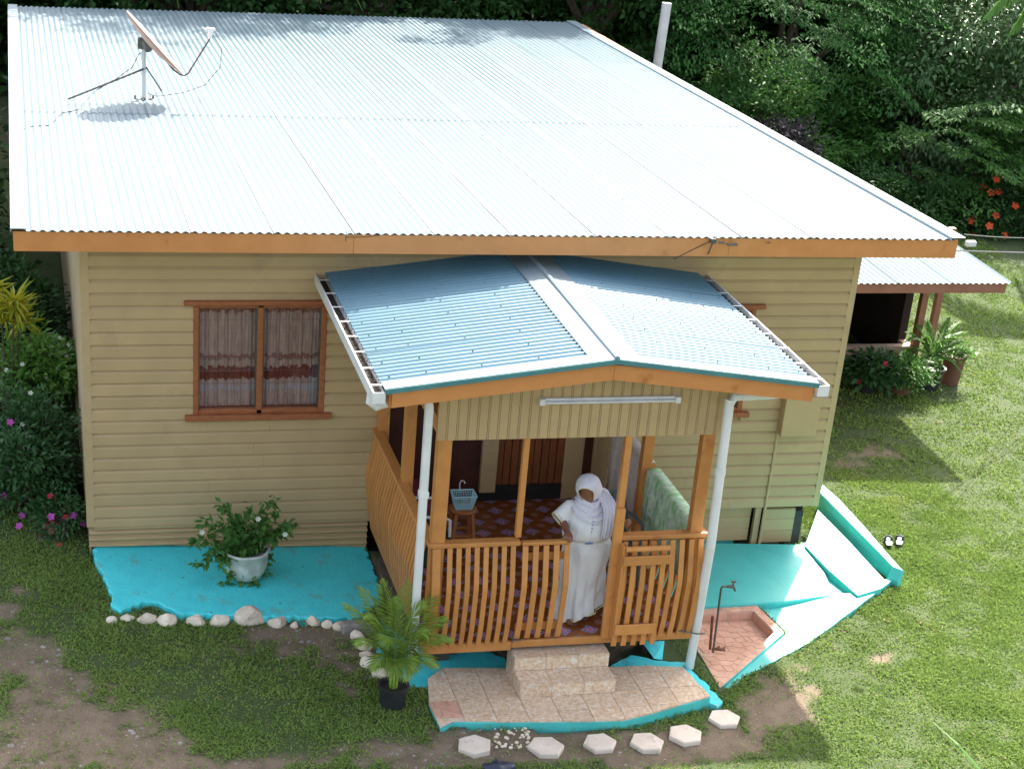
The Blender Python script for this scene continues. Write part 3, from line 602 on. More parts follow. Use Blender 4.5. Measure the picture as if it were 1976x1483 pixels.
for x in (3.15, 5.3):
    for y in (-2.3, -1.2): pp(MB().box((x, y, -.05), (x + .16, y + .16, ZF - .09)), 'stump', 'stump')
pp(MB().bevbox((PL - .01, V_ - .012, ZF - .10), (3.785, V_ + .03, ZF - .005)), 'bottom_rail')
pp(MB().bevbox((3.787, V_ - .012, ZF - .075), (PR, V_ + .03, ZF + .0)), 'bottom_rail')
pp(MB().bevbox((PL - .012, V_ + .032, ZF - .10), (PL + .02, -.02, ZF - .005)), 'bottom_rail')
pp(MB().bevbox((PR - .02, V_ + .032, ZF - .10), (PR + .012, -.02, ZF - .005)), 'bottom_rail')
def post(x0, x1, y, z0, z1, dy=.09): return pp(MB().bevbox((x0, y, z0), (x1, y + dy, z1), .005), 'post')
post(2.94, 3.07, V_, ZF, PB + .3, .11); post(3.735, 3.79, V_ + .01, RZ + .02, PB + .2, .06); post(4.69, 4.755, V_ + .0, RZ - .9, PB + .2, .07)
post(5.44, 5.56, V_, ZF, PB + .3, .1); post(2.94, 3.05, -1.40, ZF, PB + .3, .1); post(2.94, 3.06, -.12, ZF, PB + .3, .1); post(5.45, 5.56, -1.25, ZF, PB + .3, .1)
post(4.665, 4.755, V_ - .05, ZF, RZ + .3, .05)
# handrails
pp(MB().bevbox((PL - .03, V_ - .035, RZ - .045), (3.78, V_ + .075, RZ), .008), 'handrail')
pp(MB().bevbox((4.70, V_ - .04, RZ - .03), (PR + .02, V_ + .07, RZ + .015), .008), 'handrail')
pp(MB().bevbox((PL - .05, V_ + .076, RZ - .045), (PL + .06, -.022, RZ), .008), 'handrail')
pp(MB().bevbox((PR - .08, V_ + .072, RZ - .045), (PR + .03, -.022, RZ), .008), 'handrail')
def bal(c, out, z0=ZF - .03, z1=RZ - .046, wd=.052, th=.02, bow=.085, par=po, name='baluster', kink=.6):
    # bowed slat at c (x, y) leaning out along 'out'
    out = Vector((out[0], out[1], 0)); side = Vector((-out.y, out.x, 0)); base = Vector((c[0], c[1], 0)); prof = [(0, .012), (.2, .55), (kink - .06, .97), (kink, 1), (kink + .06, .93), (1, .1)]
    rings = []
    for t, o_ in prof:
        p = base + out * (o_ * bow) + Vector((0, 0, z0 + (z1 - z0) * t)); rings.append([p + side * wd / 2, p - side * wd / 2, p - side * wd / 2 + out * th, p + side * wd / 2 + out * th])
    o = MB().loft(rings).build(name, M['orange2'], par); return o
x = PL + .03
bal((x + .02, V_), (0, -1), wd=.075)
for i in range(8): bal((3.115 + i * .0855, V_ + .0), (0, -1), wd=.046)
y = V_ + .16
while y < -.04: bal((PL - .0, y), (-1, 0), wd=.062, z0=ZF - .06); y += .102
y = V_ + .16
while y < -.04: bal((PR + .0, y), (1, 0), wd=.055); y += .115
for i in range(9): bal((4.80 + i * .094, V_ + .0), (0, -1), wd=.05)
# closed gate leaf on the left, open leaf folded back on the right
g = thing('porch_gate', 'closed half width orange slatted gate leaf left of the woman', 'gate', (3.8, V_, ZF), 'porch gate leaves')
MB().bevbox((3.795, V_ - .03, RZ - .05), (4.262, V_ + .03, RZ - .015)).build('top_rail', M['orange2'], g)
MB().bevbox((3.81, V_ + .004, RZ - .22), (4.25, V_ + .024, RZ - .14)).build('cross_rail', M['orange2'], g)
MB().bevbox((3.81, V_ + .004, ZF + .10), (4.25, V_ + .024, ZF + .18)).build('cross_rail', M['orange2'], g)
for i in range(5): bal((3.83 + i * .1, V_ + .0), (0, -1), wd=.052, z0=ZF + .03, z1=RZ - .052, par=g, name='slat')
MB().tube([(3.79, V_ - .03, .60), (3.79, V_ - .03, .66)], .008).box((3.79, V_ - .045, .62), (3.87, V_ - .035, .635)).build('hinge', M['steel'], g)
gx0, gx1, gy = 4.77, 5.17, V_ - .16
g = thing('porch_gate', 'open orange slatted gate leaf folded back against the right railing', 'gate', (gx0, gy, ZF), 'porch gate leaves')
MB().tube([(gx0 - .01, gy, 1.60), (gx1 + .02, gy, 1.60)], .027, 10).build('top_rail', M['orange2'], g)
MB().bevbox((gx0 - .03, gy - .03, 1.44), (gx1 + .03, gy - .008, 1.535)).build('cross_rail', M['orange2'], g)
MB().bevbox((gx0 - .03, gy - .028, .70), (gx1 - .02, gy - .006, .81)).build('cross_rail', M['orange2'], g)
for i in range(5): bal((gx0 + .0 + i * .097, gy + .06), (0, -1), wd=.05, z0=ZF - .05, z1=1.59, par=g, name='slat', bow=.03)
MB().bevbox((gx0 - .035, gy + .0, .62), (gx0 - .01, V_ - .052, 1.62)).build('hinge_stile', M['orange2'], g)

# gable panel of vertical boards
gm = .5 * (PL + PR) - .045; apz = 3.50
def barz(x): return 3.335 + (3.47 - 3.335) * (1 - abs(x - 4.335) / 1.95) if True else 0
gp = pp(MB().loft([[(x, V_ + .01, PB + .03), (x, V_ + .03, PB + .03), (x, V_ + .03, barz(x) - .12), (x, V_ + .01, barz(x) - .12)] for x in (2.96, 4.335, 5.52)]), 'gable_panel', 'tan')
x = 2.925
while x < 5.59:
    b = MB(); 
    for a, c in ((x, x + .073), (x + .0775, x + .0895)):
        b.loft([[(a, V_ - .012, PB), (a, V_ + .008, PB), (a, V_ + .008, barz(a) - .12), (a, V_ - .012, barz(a) - .12)], [(c, V_ - .012, PB), (c, V_ + .008, PB), (c, V_ + .008, barz(c) - .12), (c, V_ - .012, barz(c) - .12)]])
    b.build('board', M['tan'], gp); x += .0935
for xx in (2.93, 5.5):
    pp(MB().box((xx, V_ + .035, PB + .05), (xx + .08, -.02, PB + .2)), 'beam', 'orange2')
pp(MB().box((2.96, V_ + .035, 2.96), (5.6, -.02, 2.975)), 'ceiling', 'tan')
# light tube
lt = thing('tube_light', 'white fluorescent tube fitting on the porch gable boards', 'light', (3.82, V_ - .02, 3.04))
MB().bevbox((3.84, V_ - .045, 3.02), (5.12, V_ - .0125, 3.07), .004).build('fitting', M['white'], lt)
MB().tube([(3.87, V_ - .062, 3.035), (5.09, V_ - .062, 3.035)], .014, 10).build('tube', M['pipe_grey'], lt)
MB().box((3.82, V_ - .075, 3.015), (3.868, V_ - .0125, 3.072)).box((5.092, V_ - .075, 3.015), (5.14, V_ - .0125, 3.072)).build('end_cap', M['white'], lt)

# porch roof
YF = -3.17; RF = at(1190, 694, y=YF); LF = at(742, 752, y=YF); QF = at(1578, 740, y=YF)
rz = RF[2]; RB = np.array([RF[0], -.02, rz]); LB = np.array([LF[0], -.02, LF[2]]); QB = np.array([QF[0], -.02, QF[2]])
def pr(side, s, t, dz=0):                            # s: 0 ridge .. 1 eave, t: 0 front .. 1 wall
    a = RF + (RB - RF) * t; c = (LF + (LB - LF) * t) if side < 0 else (QF + (QB - QF) * t); p = a + (c - a) * s; return (p[0], p[1], p[2] + dz)
prf = pp(MB().loft([[pr(-1, .985, t, -.05), pr(-1, 0, t, -.05), pr(1, .985, t, -.05), pr(1, .985, t, -.08), pr(-1, 0, t, -.08), pr(-1, .985, t, -.08)] for t in (.02, 1)]), 'porch_roof', 'tan')
NWP = 36
for side in (-1, 1):
    for ci in range(4):
        k0, k1 = ci * 9, ci * 9 + 9; kk = np.arange((k1 - k0) * 8 + 5); V = []; tw = random.uniform(-.003, .003)
        for s in (.05, .5, 1.0):
            for k in kk:
                wv = k0 + k / 8.; t = .03 + .968 * min(wv, NWP) / NWP; lift = .005 * (k > len(kk) - 4) + tw * s
                V.append(pr(side, s, t, .011 * math.cos(2 * math.pi * wv) - .006 + lift))
        m = len(kk); F = [(r * m + k, r * m + k + 1, (r + 1) * m + k + 1, (r + 1) * m + k) for r in range(2) for k in range(m - 1)]
        nb = len(V); V = V + [(v[0], v[1], v[2] - .003) for v in V]; F = F + [(a + nb, d + nb, c + nb, b_ + nb) for a, b_, c, d in F] + [(2 * m + k, 2 * m + k + 1, 2 * m + k + 1 + nb, 2 * m + k + nb) for k in range(m - 1)]
        from_arrays('roof_sheet', V, F, M['teal_roof'], prf)
    b = MB()
    for s in (.3, .55, .8, .95):
        for k in range(2, 36, 4):
            p = Vector(pr(side, s + random.uniform(-.01, .01), .03 + .968 * k / NWP, .004)); b.add([p + Vector((-.007, -.007, 0)), p + Vector((.007, -.007, 0)), p + Vector((.007, .007, 0)), p + Vector((-.007, .007, 0)), p + Vector((0, 0, .012))], [(0, 1, 4), (1, 2, 4), (2, 3, 4), (3, 0, 4)])
    so = b.build('roof_screws', M['wire'], prf); so['kind'] = 'stuff'
b = MB(); b.loft([[pr(-1, .105, t, .008), pr(-1, .1, t, .014), pr(-1, .012, t, .014), pr(-1, .008, t, .034), (pr(1, 0, t)[0], pr(1, 0, t)[1], rz + .042), pr(1, .012, t, .034), pr(1, .017, t, .014), pr(1, .128, t, .014), pr(1, .13, t, .008)] for t in (-.004, 1)]); b.build('ridge_cap', M['cap'], prf)
for side in (-1, 1):
    b = MB(); b.loft([[pr(side, s, .045, .010), pr(side, s, .043, .016), pr(side, s, -.006, .016), pr(side, s, -.006, .010)] for s in (.01, 1.0)]); b.build('barge_flashing', M['cap'], prf)
    b = MB(); b.loft([[pr(side, s, -.006, .0095), pr(side, s, -.012, .014), pr(side, s, -.012, -.028), pr(side, s, -.006, -.028)] for s in (.0, 1.0)]); b.build('flashing_lip', M['teal_edge'], prf)
# barge boards
for (a, c, e, f) in ((at(757, 757, y=YF), at(1187, 704, y=YF), at(763, 787, y=YF), at(1180, 733, y=YF)), (at(1187, 704, y=YF), at(1572, 742, y=YF), at(1180, 733, y=YF), at(1562, 775, y=YF))):
    a, c, e, f = [np.array(v) for v in (a, c, e, f)]; e[0], f[0] = a[0], c[0]
    d = np.array([0, .03, 0]); g_ = np.array([.0012, 0, 0]); a = a + g_; e = e + g_; c = c - g_; f = f - g_
    b = MB(); b.loft([[e, e + d, a + d, a], [f, f + d, c + d, c]]); pp(b, 'barge_board', 'orange')
for (xx) in (LF[0] + .05, QF[0] - .09):
    pp(MB().box((xx, YF + .03, 3.15), (xx + .03, -.03, 3.27)), 'eave_beam', 'orange')
# gutters with straps and litter
for side, c0, nm in ((-1, LF, 'left'), (1, QF, 'right')):
    x0_ = c0[0] + (.0 if side < 0 else -.0); xo = x0_ + side * .105; z0_ = c0[2] - .012
    xi = x0_ + side * -.005
    g = MB(); ring = [(xi, z0_ - .015), (xi, z0_ - .10), (xo, z0_ - .10), (xo, z0_ + .004), (xo - side * .014, z0_ + .004), (xo - side * .005, z0_ - .006), (xo - side * .005, z0_ - .094), (xi + side * .004, z0_ - .094), (xi + side * .004, z0_ - .015)]
    g.loft([[(a, y, c) for a, c in ring] for y in (YF - .03, -.02)])
    g.box((min(xi, xo), YF - .035, z0_ - .10), (max(xi, xo), YF - .0305, z0_ + .002)); g.box((min(xi, xo), -.0195, z0_ - .1), (max(xi, xo), -.012, z0_ + .002))
    go = pp(g, 'gutter', 'white')
    for k in range(8):
        yy_ = YF + .12 + k * .40; MB().box((min(xi, xo) + .004, yy_, z0_ + .0045), (max(xi, xo), yy_ + .022, z0_ + .0075)).build('strap', M['white'], go)
    b = MB(); r = random.Random(3 + side)
    b.box((min(xi, xo) + .012, YF - .01, z0_ - .093), (max(xi, xo) - .012, -.03, z0_ - .055))
    for k in range(420):
        y = YF + .02 + (1.9 * r.random() ** 1.4 if side < 0 else 3 * r.random()); x = r.uniform(min(xi, xo) + .015, max(xi, xo) - .015); z = z0_ - .055 + r.uniform(0, .05) * (1.2 - (y - YF) / 2.6); a = r.uniform(0, 6); l = r.uniform(.012, .03)
        b.add([(x, y, z), (x + l * math.cos(a), y + l * math.sin(a), z + r.uniform(-.008, .012)), (x - l * .4 * math.sin(a), y + l * .4 * math.cos(a), z + .006)], [(0, 1, 2)])
    lo = b.build('leaf_litter', M['debris'], go); lo['kind'] = 'stuff'
xg = LF[0] - .06
pp(MB().tube([(xg, -2.95, 3.22), (xg - .01, -2.95, 3.13), (xg + .04, -2.95, 3.09), (xg + .14, -2.94, 3.12), (2.62, -2.92, 3.17), (2.78, -2.91, 3.17), (2.80, -2.905, 3.05)], .042, 12), 'gutter_elbow', 'white')
dpt = (2.80, -2.90)
pp(MB().bevbox((2.765, -2.94, .42), (2.835, -2.87, 3.06), .01), 'downpipe', 'white')
dt = at(1409, 768, y=-2.9); db = at(1330, 1286, z=.14)
pp(MB().tube([(QF[0] + .05, -2.9, 3.2), (QF[0] + .04, -2.9, 3.13), (dt[0] + .3, -2.9, 3.11), (dt[0] + .05, -2.9, 3.10), (dt[0], -2.9, 3.02)], .04, 12).tube([(dt[0], -2.9, 3.08), (dt[0] + .01, -2.93, 1.6), tuple(db)], .045, 14), 'downpipe', 'white')
pp(MB().tube([(dt[0] + .0035, -2.91, 2.4), (dt[0] + .004, -2.913, 2.33)], .051, 14), 'pipe_collar', 'white')
pp(MB().bevbox((2.758, -2.947, 2.2), (2.842, -2.863, 2.26), .004), 'pipe_collar', 'white')
clp = at(1345, 1216, y=-2.8); pp(MB().tube([(5.45, -2.78, clp[2]), (clp[0] - .02, -2.86, clp[2]), (clp[0] + .06, -2.86, clp[2])], .008), 'pipe_strap', 'steel')

# things on the porch
def cloth_over(name, label, cat, mtl, y0, y1, drop, xr=PR - .025, th=.008, outdrop=.3):
    rings = []; n = 26
    for i in range(n + 1):
        y = y0 + (y1 - y0) * i / n; wv = .012 * math.sin(i * 1.1) + .008 * math.sin(i * 2.3 + 1); a = xr - .075; c = xr + .075
        path = [(a - .01 + wv * 1.3, RZ - drop - .02 * math.sin(i * .5)), (a - .006 + wv, RZ - drop * .5), (a - .002, RZ - .03), (a + .012, RZ + .012), ((a + c) / 2, RZ + .014 + wv * .2), (c - .01, RZ + .012), (c + .004, RZ - .03), (c + .008 + wv, RZ - outdrop)]
        pin = [(x, z) for x, z in path]; rings.append([(x, y, z) for x, z in pin] + [(x + (th if k < 3 else 0) - (th if k > 4 else 0), y, z - (th if 2 <= k <= 5 else 0)) for k, (x, z) in reversed(list(enumerate(pin)))])
    o = MB().loft(rings).build(name, M[mtl], None, True); return tag(o, label, cat)
cloth_over('towel', 'green and white fern print towel hung over the right porch railing', 'towel', 'greencloth', -1.27, -2.50, .62, outdrop=.06)
cloth_over('blanket', 'pale beige blanket hung over the rear of the right porch railing', 'blanket', 'beige_cloth', -.12, -1.13, .72, outdrop=.06)
# stool and basket
sc_ = at(893, 985, z=1.02); sx, sy = sc_[0], sc_[1]; sx, sy = 3.50, -1.38
sx, sy, sz = *at(893, 978, z=1.06)[:2], 1.06
s_ = thing('stool', 'small orange wooden stool under the pale blue basket', 'stool', (sx, sy, ZF))
MB().lathe([(.0, -.03), (.14, -.03), (.15, -.02), (.15, -.008), (.14, 0), (0, 0)], (sx, sy, sz), 22).build('seat', M['wood'], s_)
for dx, dy in ((-1, -1), (1, -1), (-1, 1), (1, 1)): MB().bar((sx + dx * .085, sy + dy * .085, sz - .03), (sx + dx * .125, sy + dy * .125, ZF + .002), .035, .035, up=(0, 1, 0)).build('leg', M['wood'], s_)
MB().bar((sx - .10, sy - .10, .78), (sx + .10, sy - .10, .78), .02, .03).build('stretcher', M['wood'], s_); MB().bar((sx - .10, sy + .10, .78), (sx + .10, sy + .10, .78), .02, .03).build('stretcher', M['wood'], s_)
bk_ = thing('basket', 'pale blue slotted plastic basket with upright handle on the stool', 'basket', (sx, sy, sz))
b = MB(); bz0 = sz + .004
def bp(u, h):                                        # u around 0..1, h 0..1
    a, d = .085 + .035 * h, .062 + .03 * h; per = [(-a, -d), (a, -d), (a, d), (-a, d)]; t = (u % 1) * 4; i = int(t) % 4; f = t - int(t); p = per[i]; q_ = per[(i + 1) % 4]
    return (sx + p[0] + (q_[0] - p[0]) * f, sy + p[1] + (q_[1] - p[1]) * f, bz0 + .15 * h)
for h, rr in ((0, .004), (.2, .0025), (.36, .0025), (.52, .0025), (.68, .0025), (.84, .003), (1, .008)):
    b.tube([bp(k / 16, h) for k in range(17)], rr, 5)
for k in range(48): b.tube([bp(k / 48, 0), bp(k / 48, 1)], .0026, 4)
b.box((sx - .083, sy - .06, bz0), (sx + .083, sy + .06, bz0 + .004)); b.build('body', M['basket'], bk_)
MB().tube([(sx - .02, sy + .09, bz0 + .14), (sx - .03, sy + .085, bz0 + .22), (sx - .02, sy + .07, bz0 + .265), (sx + .005, sy + .05, bz0 + .27), (sx + .015, sy + .04, bz0 + .245)], .006, 6).build('handle', M['white'], bk_)
def chair(label, x, y, rz_, m1, m2):
    c = thing('plastic_chair', label, 'chair', (x, y, ZF)); Rm = Matrix.Rotation(rz_, 4, 'Z')
    def X(mb, nm, mm):
        mb.v = [tuple(Vector((x, y, ZF)) + Rm @ Vector(v)) for v in mb.v]; mb.build(nm, M[mm], c)
    X(MB().bevbox((-.2, -.2, .40), (.2, .2, .425), .01), 'seat', m1)
    for dx, dy in ((-.19, -.19), (.19, -.19), (-.19, .19), (.19, .19)): X(MB().bar((dx * 1.15, dy * 1.15, .002), (dx, dy, .40), .035, .035, up=(0, 1, 0)), 'leg', m1)
    b = MB(); pts = [(-.2, .2, .42), (-.205, .24, .62), (-.17, .27, .80), (-.08, .285, .86), (.08, .285, .86), (.17, .27, .80), (.205, .24, .62), (.2, .2, .42)]; b.tube(pts, .016, 7)
    for k in range(5): b.tube([(-.12 + .06 * k, .205, .42), (-.12 + .06 * k, .28, .85)], .013, 5)
    X(b, 'backrest', m2)
    for s in (-1, 1): X(MB().tube([(s * .2, .235, .64), (s * .23, .1, .66), (s * .23, -.12, .65), (s * .205, -.18, .6), (s * .2, -.19, .42)], .016, 7), 'armrest', m2)
chair('white plastic armchair with dark seat behind the left downpipe', 3.28, -1.15, math.radians(90), 'black_plastic', 'white')
chair('blue grey plastic chair behind the woman near the doorway', 5.12, -1.62, math.radians(5), 'tealchair', 'tealchair')
o = MB().bevbox((3.12, -1.2, ZF + .002), (3.42, -.85, ZF + .30), .02).bevbox((3.10, -1.22, ZF + .30), (3.44, -.83, ZF + .33), .01).build('plastic_crate', M['green_dark']); tag(o, 'dark green plastic crate on the porch floor beside the stool', 'crate')
o = MB().bevbox((3.05, -.5, ZF + .002), (3.5, .2, ZF + .38), .04).build('bench', M['pink']); tag(o, 'low bench with dull pink cover in the shaded back of the porch', 'bench')

# ------------------------------------------------------------------ the woman at the gate
wx, wy = 4.53, -2.36
pe = thing('person', 'woman in long white dress and white headscarf standing in the porch gateway, head bowed', 'person', (wx, wy, ZF))
def Wp(u, v, dy=0.): return Vector(at(u, v, y=-2.35 + dy))
# body: one skinned skeleton
HC = Wp(1129, 955, .0)
J = {'pel': (4.56, -2.32, 1.42), 'spi': (4.555, -2.33, 1.60), 'che': (4.56, -2.33, 1.75), 'nek': (4.53, -2.36, 1.86), 'hd0': (4.51, -2.40, 1.92), 'hd1': (4.50, -2.40, 2.00), 'hd2': (4.51, -2.37, 2.07),
     'lsh': (4.40, -2.34, 1.81), 'lel': (4.285, -2.40, 1.67), 'lfo': (4.285, -2.56, 1.64), 'lwr': (4.275, -2.66, 1.665), 'lha': (4.255, -2.72, 1.685),
     'rsh': (4.73, -2.31, 1.80), 'rel': (4.85, -2.37, 1.62), 'rwr': (4.87, -2.60, 1.72), 'rha': (4.845, -2.68, 1.775),
     'lhp': (4.48, -2.33, 1.38), 'lkn': (4.47, -2.37, 1.0), 'lan': (4.44, -2.36, .70), 'lhe': (4.44, -2.37, .645), 'lto': (4.425, -2.50, .622),
     'rhp': (4.66, -2.31, 1.38), 'rkn': (4.67, -2.30, 1.0), 'ran': (4.66, -2.22, .70), 'rhe': (4.66, -2.22, .645), 'rto': (4.67, -2.34, .622)}
Rr_ = {'pel': .15, 'spi': .12, 'che': .13, 'nek': .055, 'hd0': .07, 'hd1': .088, 'hd2': .07, 'lsh': .055, 'lel': .042, 'lfo': .034, 'lwr': .024, 'lha': .03, 'rsh': .055, 'rel': .042, 'rwr': .025, 'rha': .03,
       'lhp': .085, 'lkn': .06, 'lan': .036, 'lhe': .034, 'lto': .028, 'rhp': .085, 'rkn': .06, 'ran': .036, 'rhe': .034, 'rto': .028}
E_ = [('pel', 'spi'), ('spi', 'che'), ('che', 'nek'), ('nek', 'hd0'), ('hd0', 'hd1'), ('hd1', 'hd2'), ('che', 'lsh'), ('lsh', 'lel'), ('lel', 'lfo'), ('lfo', 'lwr'), ('lwr', 'lha'), ('che', 'rsh'), ('rsh', 'rel'), ('rel', 'rwr'), ('rwr', 'rha'),
      ('pel', 'lhp'), ('lhp', 'lkn'), ('lkn', 'lan'), ('lan', 'lhe'), ('lhe', 'lto'), ('pel', 'rhp'), ('rhp', 'rkn'), ('rkn', 'ran'), ('ran', 'rhe'), ('rhe', 'rto')]
def fingers(pref, root, dirv, spread, curl, ln=.055):
    d = Vector(dirv).normalized(); s = Vector(spread).normalized(); c = Vector(curl).normalized()
    for i, (off, l) in enumerate(((-.027, .8), (-.009, .97), (.009, 1), (.027, .88))):
        p0 = Vector(J[root]) + s * off + d * .018; p1 = p0 + d * ln * .5 * l + c * .006; p2 = p1 + d * ln * .25 * l + c * .022 * l; p3 = p2 + d * ln * .02 + c * .024 * l
        for k, p in enumerate((p0, p1, p2, p3)): J[f'{pref}{i}{k}'] = tuple(p); Rr_[f'{pref}{i}{k}'] = .0095 - .001 * k
        E_.append((root, f'{pref}{i}0'))
        for k in range(3): E_.append((f'{pref}{i}{k}', f'{pref}{i}{k + 1}'))
    p0 = Vector(J[root]) - s * .03 - d * .012; p1 = p0 - s * .018 + d * .022 + c * .01; p2 = p1 + d * .02 + c * .018
    for k, p in enumerate((p0, p1, p2)): J[f'{pref}t{k}'] = tuple(p); Rr_[f'{pref}t{k}'] = .011 - .001 * k
    E_.extend([(root, f'{pref}t0'), (f'{pref}t0', f'{pref}t1'), (f'{pref}t1', f'{pref}t2')])
fingers('lf', 'lha', (-.25, -1, -.1), (1, -.25, 0), (0, -.1, -1)); fingers('rf', 'rha', (-.55, -.8, .1), (0, .1, 1), (-.9, .3, 0))
for i, off in enumerate((-.022, -.011, 0, .011, .02)):
    for sd_, base in (('l', 'lto'), ('r', 'rto')):
        p = Vector(J[base]) + Vector((off, -.022, -.006)); J[f'{sd_}toe{i}'] = tuple(p + Vector((0, -.012 + .004 * abs(i - 3), 0))); Rr_[f'{sd_}toe{i}'] = .0095; E_.append((base, f'{sd_}toe{i}'))
names = list(J); bme = bpy.data.meshes.new('body'); off = Vector((wx, wy, ZF))
bme.from_pydata([tuple(Vector(J[n]) - off) for n in names], [(names.index(a), names.index(b_)) for a, b_ in E_], [])
body = bpy.data.objects.new('body', bme); link(body, pe); bme.materials.append(M['skin'])
sm = body.modifiers.new('skin', 'SKIN'); sm.use_smooth_shade = True
for i, n in enumerate(names): bme.skin_vertices[0].data[i].radius = (Rr_[n], Rr_[n]); bme.skin_vertices[0].data[i].use_root = (n == 'pel')
ss = body.modifiers.new('sub', 'SUBSURF'); ss.levels = 2; ss.render_levels = 2
# face: brow, nose, lips, eyes on the bowed head, turned to her right
fd = Vector((-.50, -.80, -.42)).normalized(); fu = Vector((-.1, -.45, .9)); fr = fd.cross(fu).normalized(); fu = fr.cross(fd).normalized(); hc = Vector((4.485, -2.42, 1.965))
b = MB()
def ell(c, rx, ry, rz2, n=14, m_=8): b.loft([[c + fr * rx * math.sin(math.pi * i / m_) * math.cos(2 * math.pi * k / n) + fd * ry * math.sin(math.pi * i / m_) * math.sin(2 * math.pi * k / n) - fu * rz2 * math.cos(math.pi * i / m_) for k in range(n)] for i in range(1, m_)])
ell(hc + fd * .015, .078, .082, .112); b.loft([[hc + fd * (.092 + h1) + fu * h2 + fr * x_ for x_ in (-wd_, 0, wd_)] + [hc + fd * .08 + fu * h2] for h1, h2, wd_ in ((.002, .03, .007), (.012, .0, .009), (.026, -.022, .014), (.01, -.034, .012))])
b.build('face', M['skin'], body, True)
b = MB(); ell(hc + fd * .087 - fu * .055, .026, .012, .009); b.build('lips', mat('lips', (.16, .04, .035), None, 9), body, True)
for s in (-1, 1):
    b = MB(); ell(hc + fd * .082 + fu * .022 + fr * .03 * s, .014, .009, .005); b.build('eye', mat('eye_lid', (.05, .02, .015), None, 9), body, True)
    b = MB(); ell(hc + fd * .085 + fu * .042 + fr * .031 * s, .021, .006, .004); b.build('eyebrow', mat('brow', (.015, .01, .01), None, 9), body, True)

def ering(c, rx, ry, n, fold=0, fr_=9, ph=0, tilt=(0, 0), fold2=0):
    out = []
    for k in range(n):
        a = 2 * math.pi * k / n; w_ = 1 + fold * math.sin(fr_ * a + ph) + fold2 * math.sin((fr_ * 2 + 3) * a + ph * 2)
        x = rx * w_ * math.cos(a); y = ry * w_ * math.sin(a); out.append((c[0] + x, c[1] + y, c[2] + tilt[0] * x + tilt[1] * y))
    return out
n = 96
# (z, cx, rx, ry, fold)
prof = [(.69, 4.56, .235, .19, .09, .40, .0), (.80, 4.562, .222, .178, .08, .36, 0), (.95, 4.57, .212, .17, .062, .25, 0), (1.1, 4.575, .215, .172, .05, .15, 0), (1.25, 4.582, .22, .178, .025, .06, 0), (1.36, 4.58, .222, .178, .015, .02, 0), (1.46, 4.565, .212, .172, .012, 0, 0), (1.53, 4.555, .198, .16, .008, 0, 0)]
rings = [ering((cx, -2.335 + .0, z), rx * 1.06, ry * 1.06, n, f, 10, z * 1.8, (tl, .0), f * .4) for z, cx, rx, ry, f, tl, _ in prof]
zs_ = [p[0] for p in prof]; R40 = []
for z in np.linspace(zs_[0], zs_[-1], 46):
    cx, rx, ry, f, tl = [float(np.interp(z, zs_, [p[i] for p in prof])) for i in (1, 2, 3, 4, 5)]; rg_ = ering((cx, -2.335, z), rx * 1.06, ry * 1.06, n, f, 10, z * 1.8, (tl, 0), f * .4)
    low = max(0, min(1, (1.5 - z) / .12)); out_ = []
    for k, (x, y, zz2) in enumerate(rg_):
        a = 2 * math.pi * k / n; d1 = .010 * math.sin(4 * a + 11 * z) + .006 * math.sin(7 * a - 17 * z + 1.4 * math.sin(5 * z)) + .022 * (1 / (1 + math.exp(-26 * (x - cx + .40 * (1.2 - z) - .05))) - .5) * -(math.sin(a) < 0); m1 = 1 + d1 * low / rx * 1.3
        out_.append((cx + (x - cx) * m1, -2.335 + (y + 2.335) * m1, zz2))
    R40.append(out_)
rings = R40
inner = [ering((cx, -2.335, z), rx - .006, ry - .006, n, f, 10, z * 1.8, (tl, .0), f * .4) for z, cx, rx, ry, f, tl, _ in prof][::-1]
MB().loft(rings, cap=False).build('skirt', M['cloth'], pe, True)
MB().loft([ering((4.56, -2.335, .69 - .008), .2495, .2018, n, .09, 10, .69 * 1.8, (.40, 0), .036), ering((4.56, -2.335, .69 + .008), .2495, .2018, n, .09, 10, .69 * 1.8, (.40, 0), .036)], cap=False).build('hem_trim', M['cream'], pe, True)
prof = [(1.475, 4.555, -2.34, .205, .168, .02), (1.49, 4.553, -2.345, .222, .185, .018), (1.53, 4.55, -2.36, .224, .20, .012), (1.60, 4.55, -2.368, .215, .20, .008), (1.68, 4.553, -2.36, .205, .178, .006), (1.76, 4.56, -2.345, .20, .145, .004), (1.82, 4.56, -2.335, .18, .11, 0), (1.865, 4.55, -2.34, .10, .08, 0), (1.89, 4.54, -2.35, .065, .06, 0)]
MB().loft([ering((cx, cy, z), rx * 1.06, ry * 1.04, n, f, 14, z, (0, 0), f * .5) for z, cx, cy, rx, ry, f in prof], cap=False).build('bodice', M['cloth'], pe, True)
b = MB()
for i in range(7): ell_c = Vector((4.515 + .003 * i, -2.572 + .007 * abs(i - 3) * .5, 1.52 + i * .035)); b.bevbox(ell_c - Vector((.004, .006, .007)), ell_c + Vector((.004, .006, .007)), .002)
for dx in (-.03, -.015, 0, .015, .03): b.bevbox((4.52 + dx - .006, -2.556, 1.487), (4.52 + dx + .006, -2.535, 1.505), .002)
b.build('embroidery', M['blue_bead'], pe)
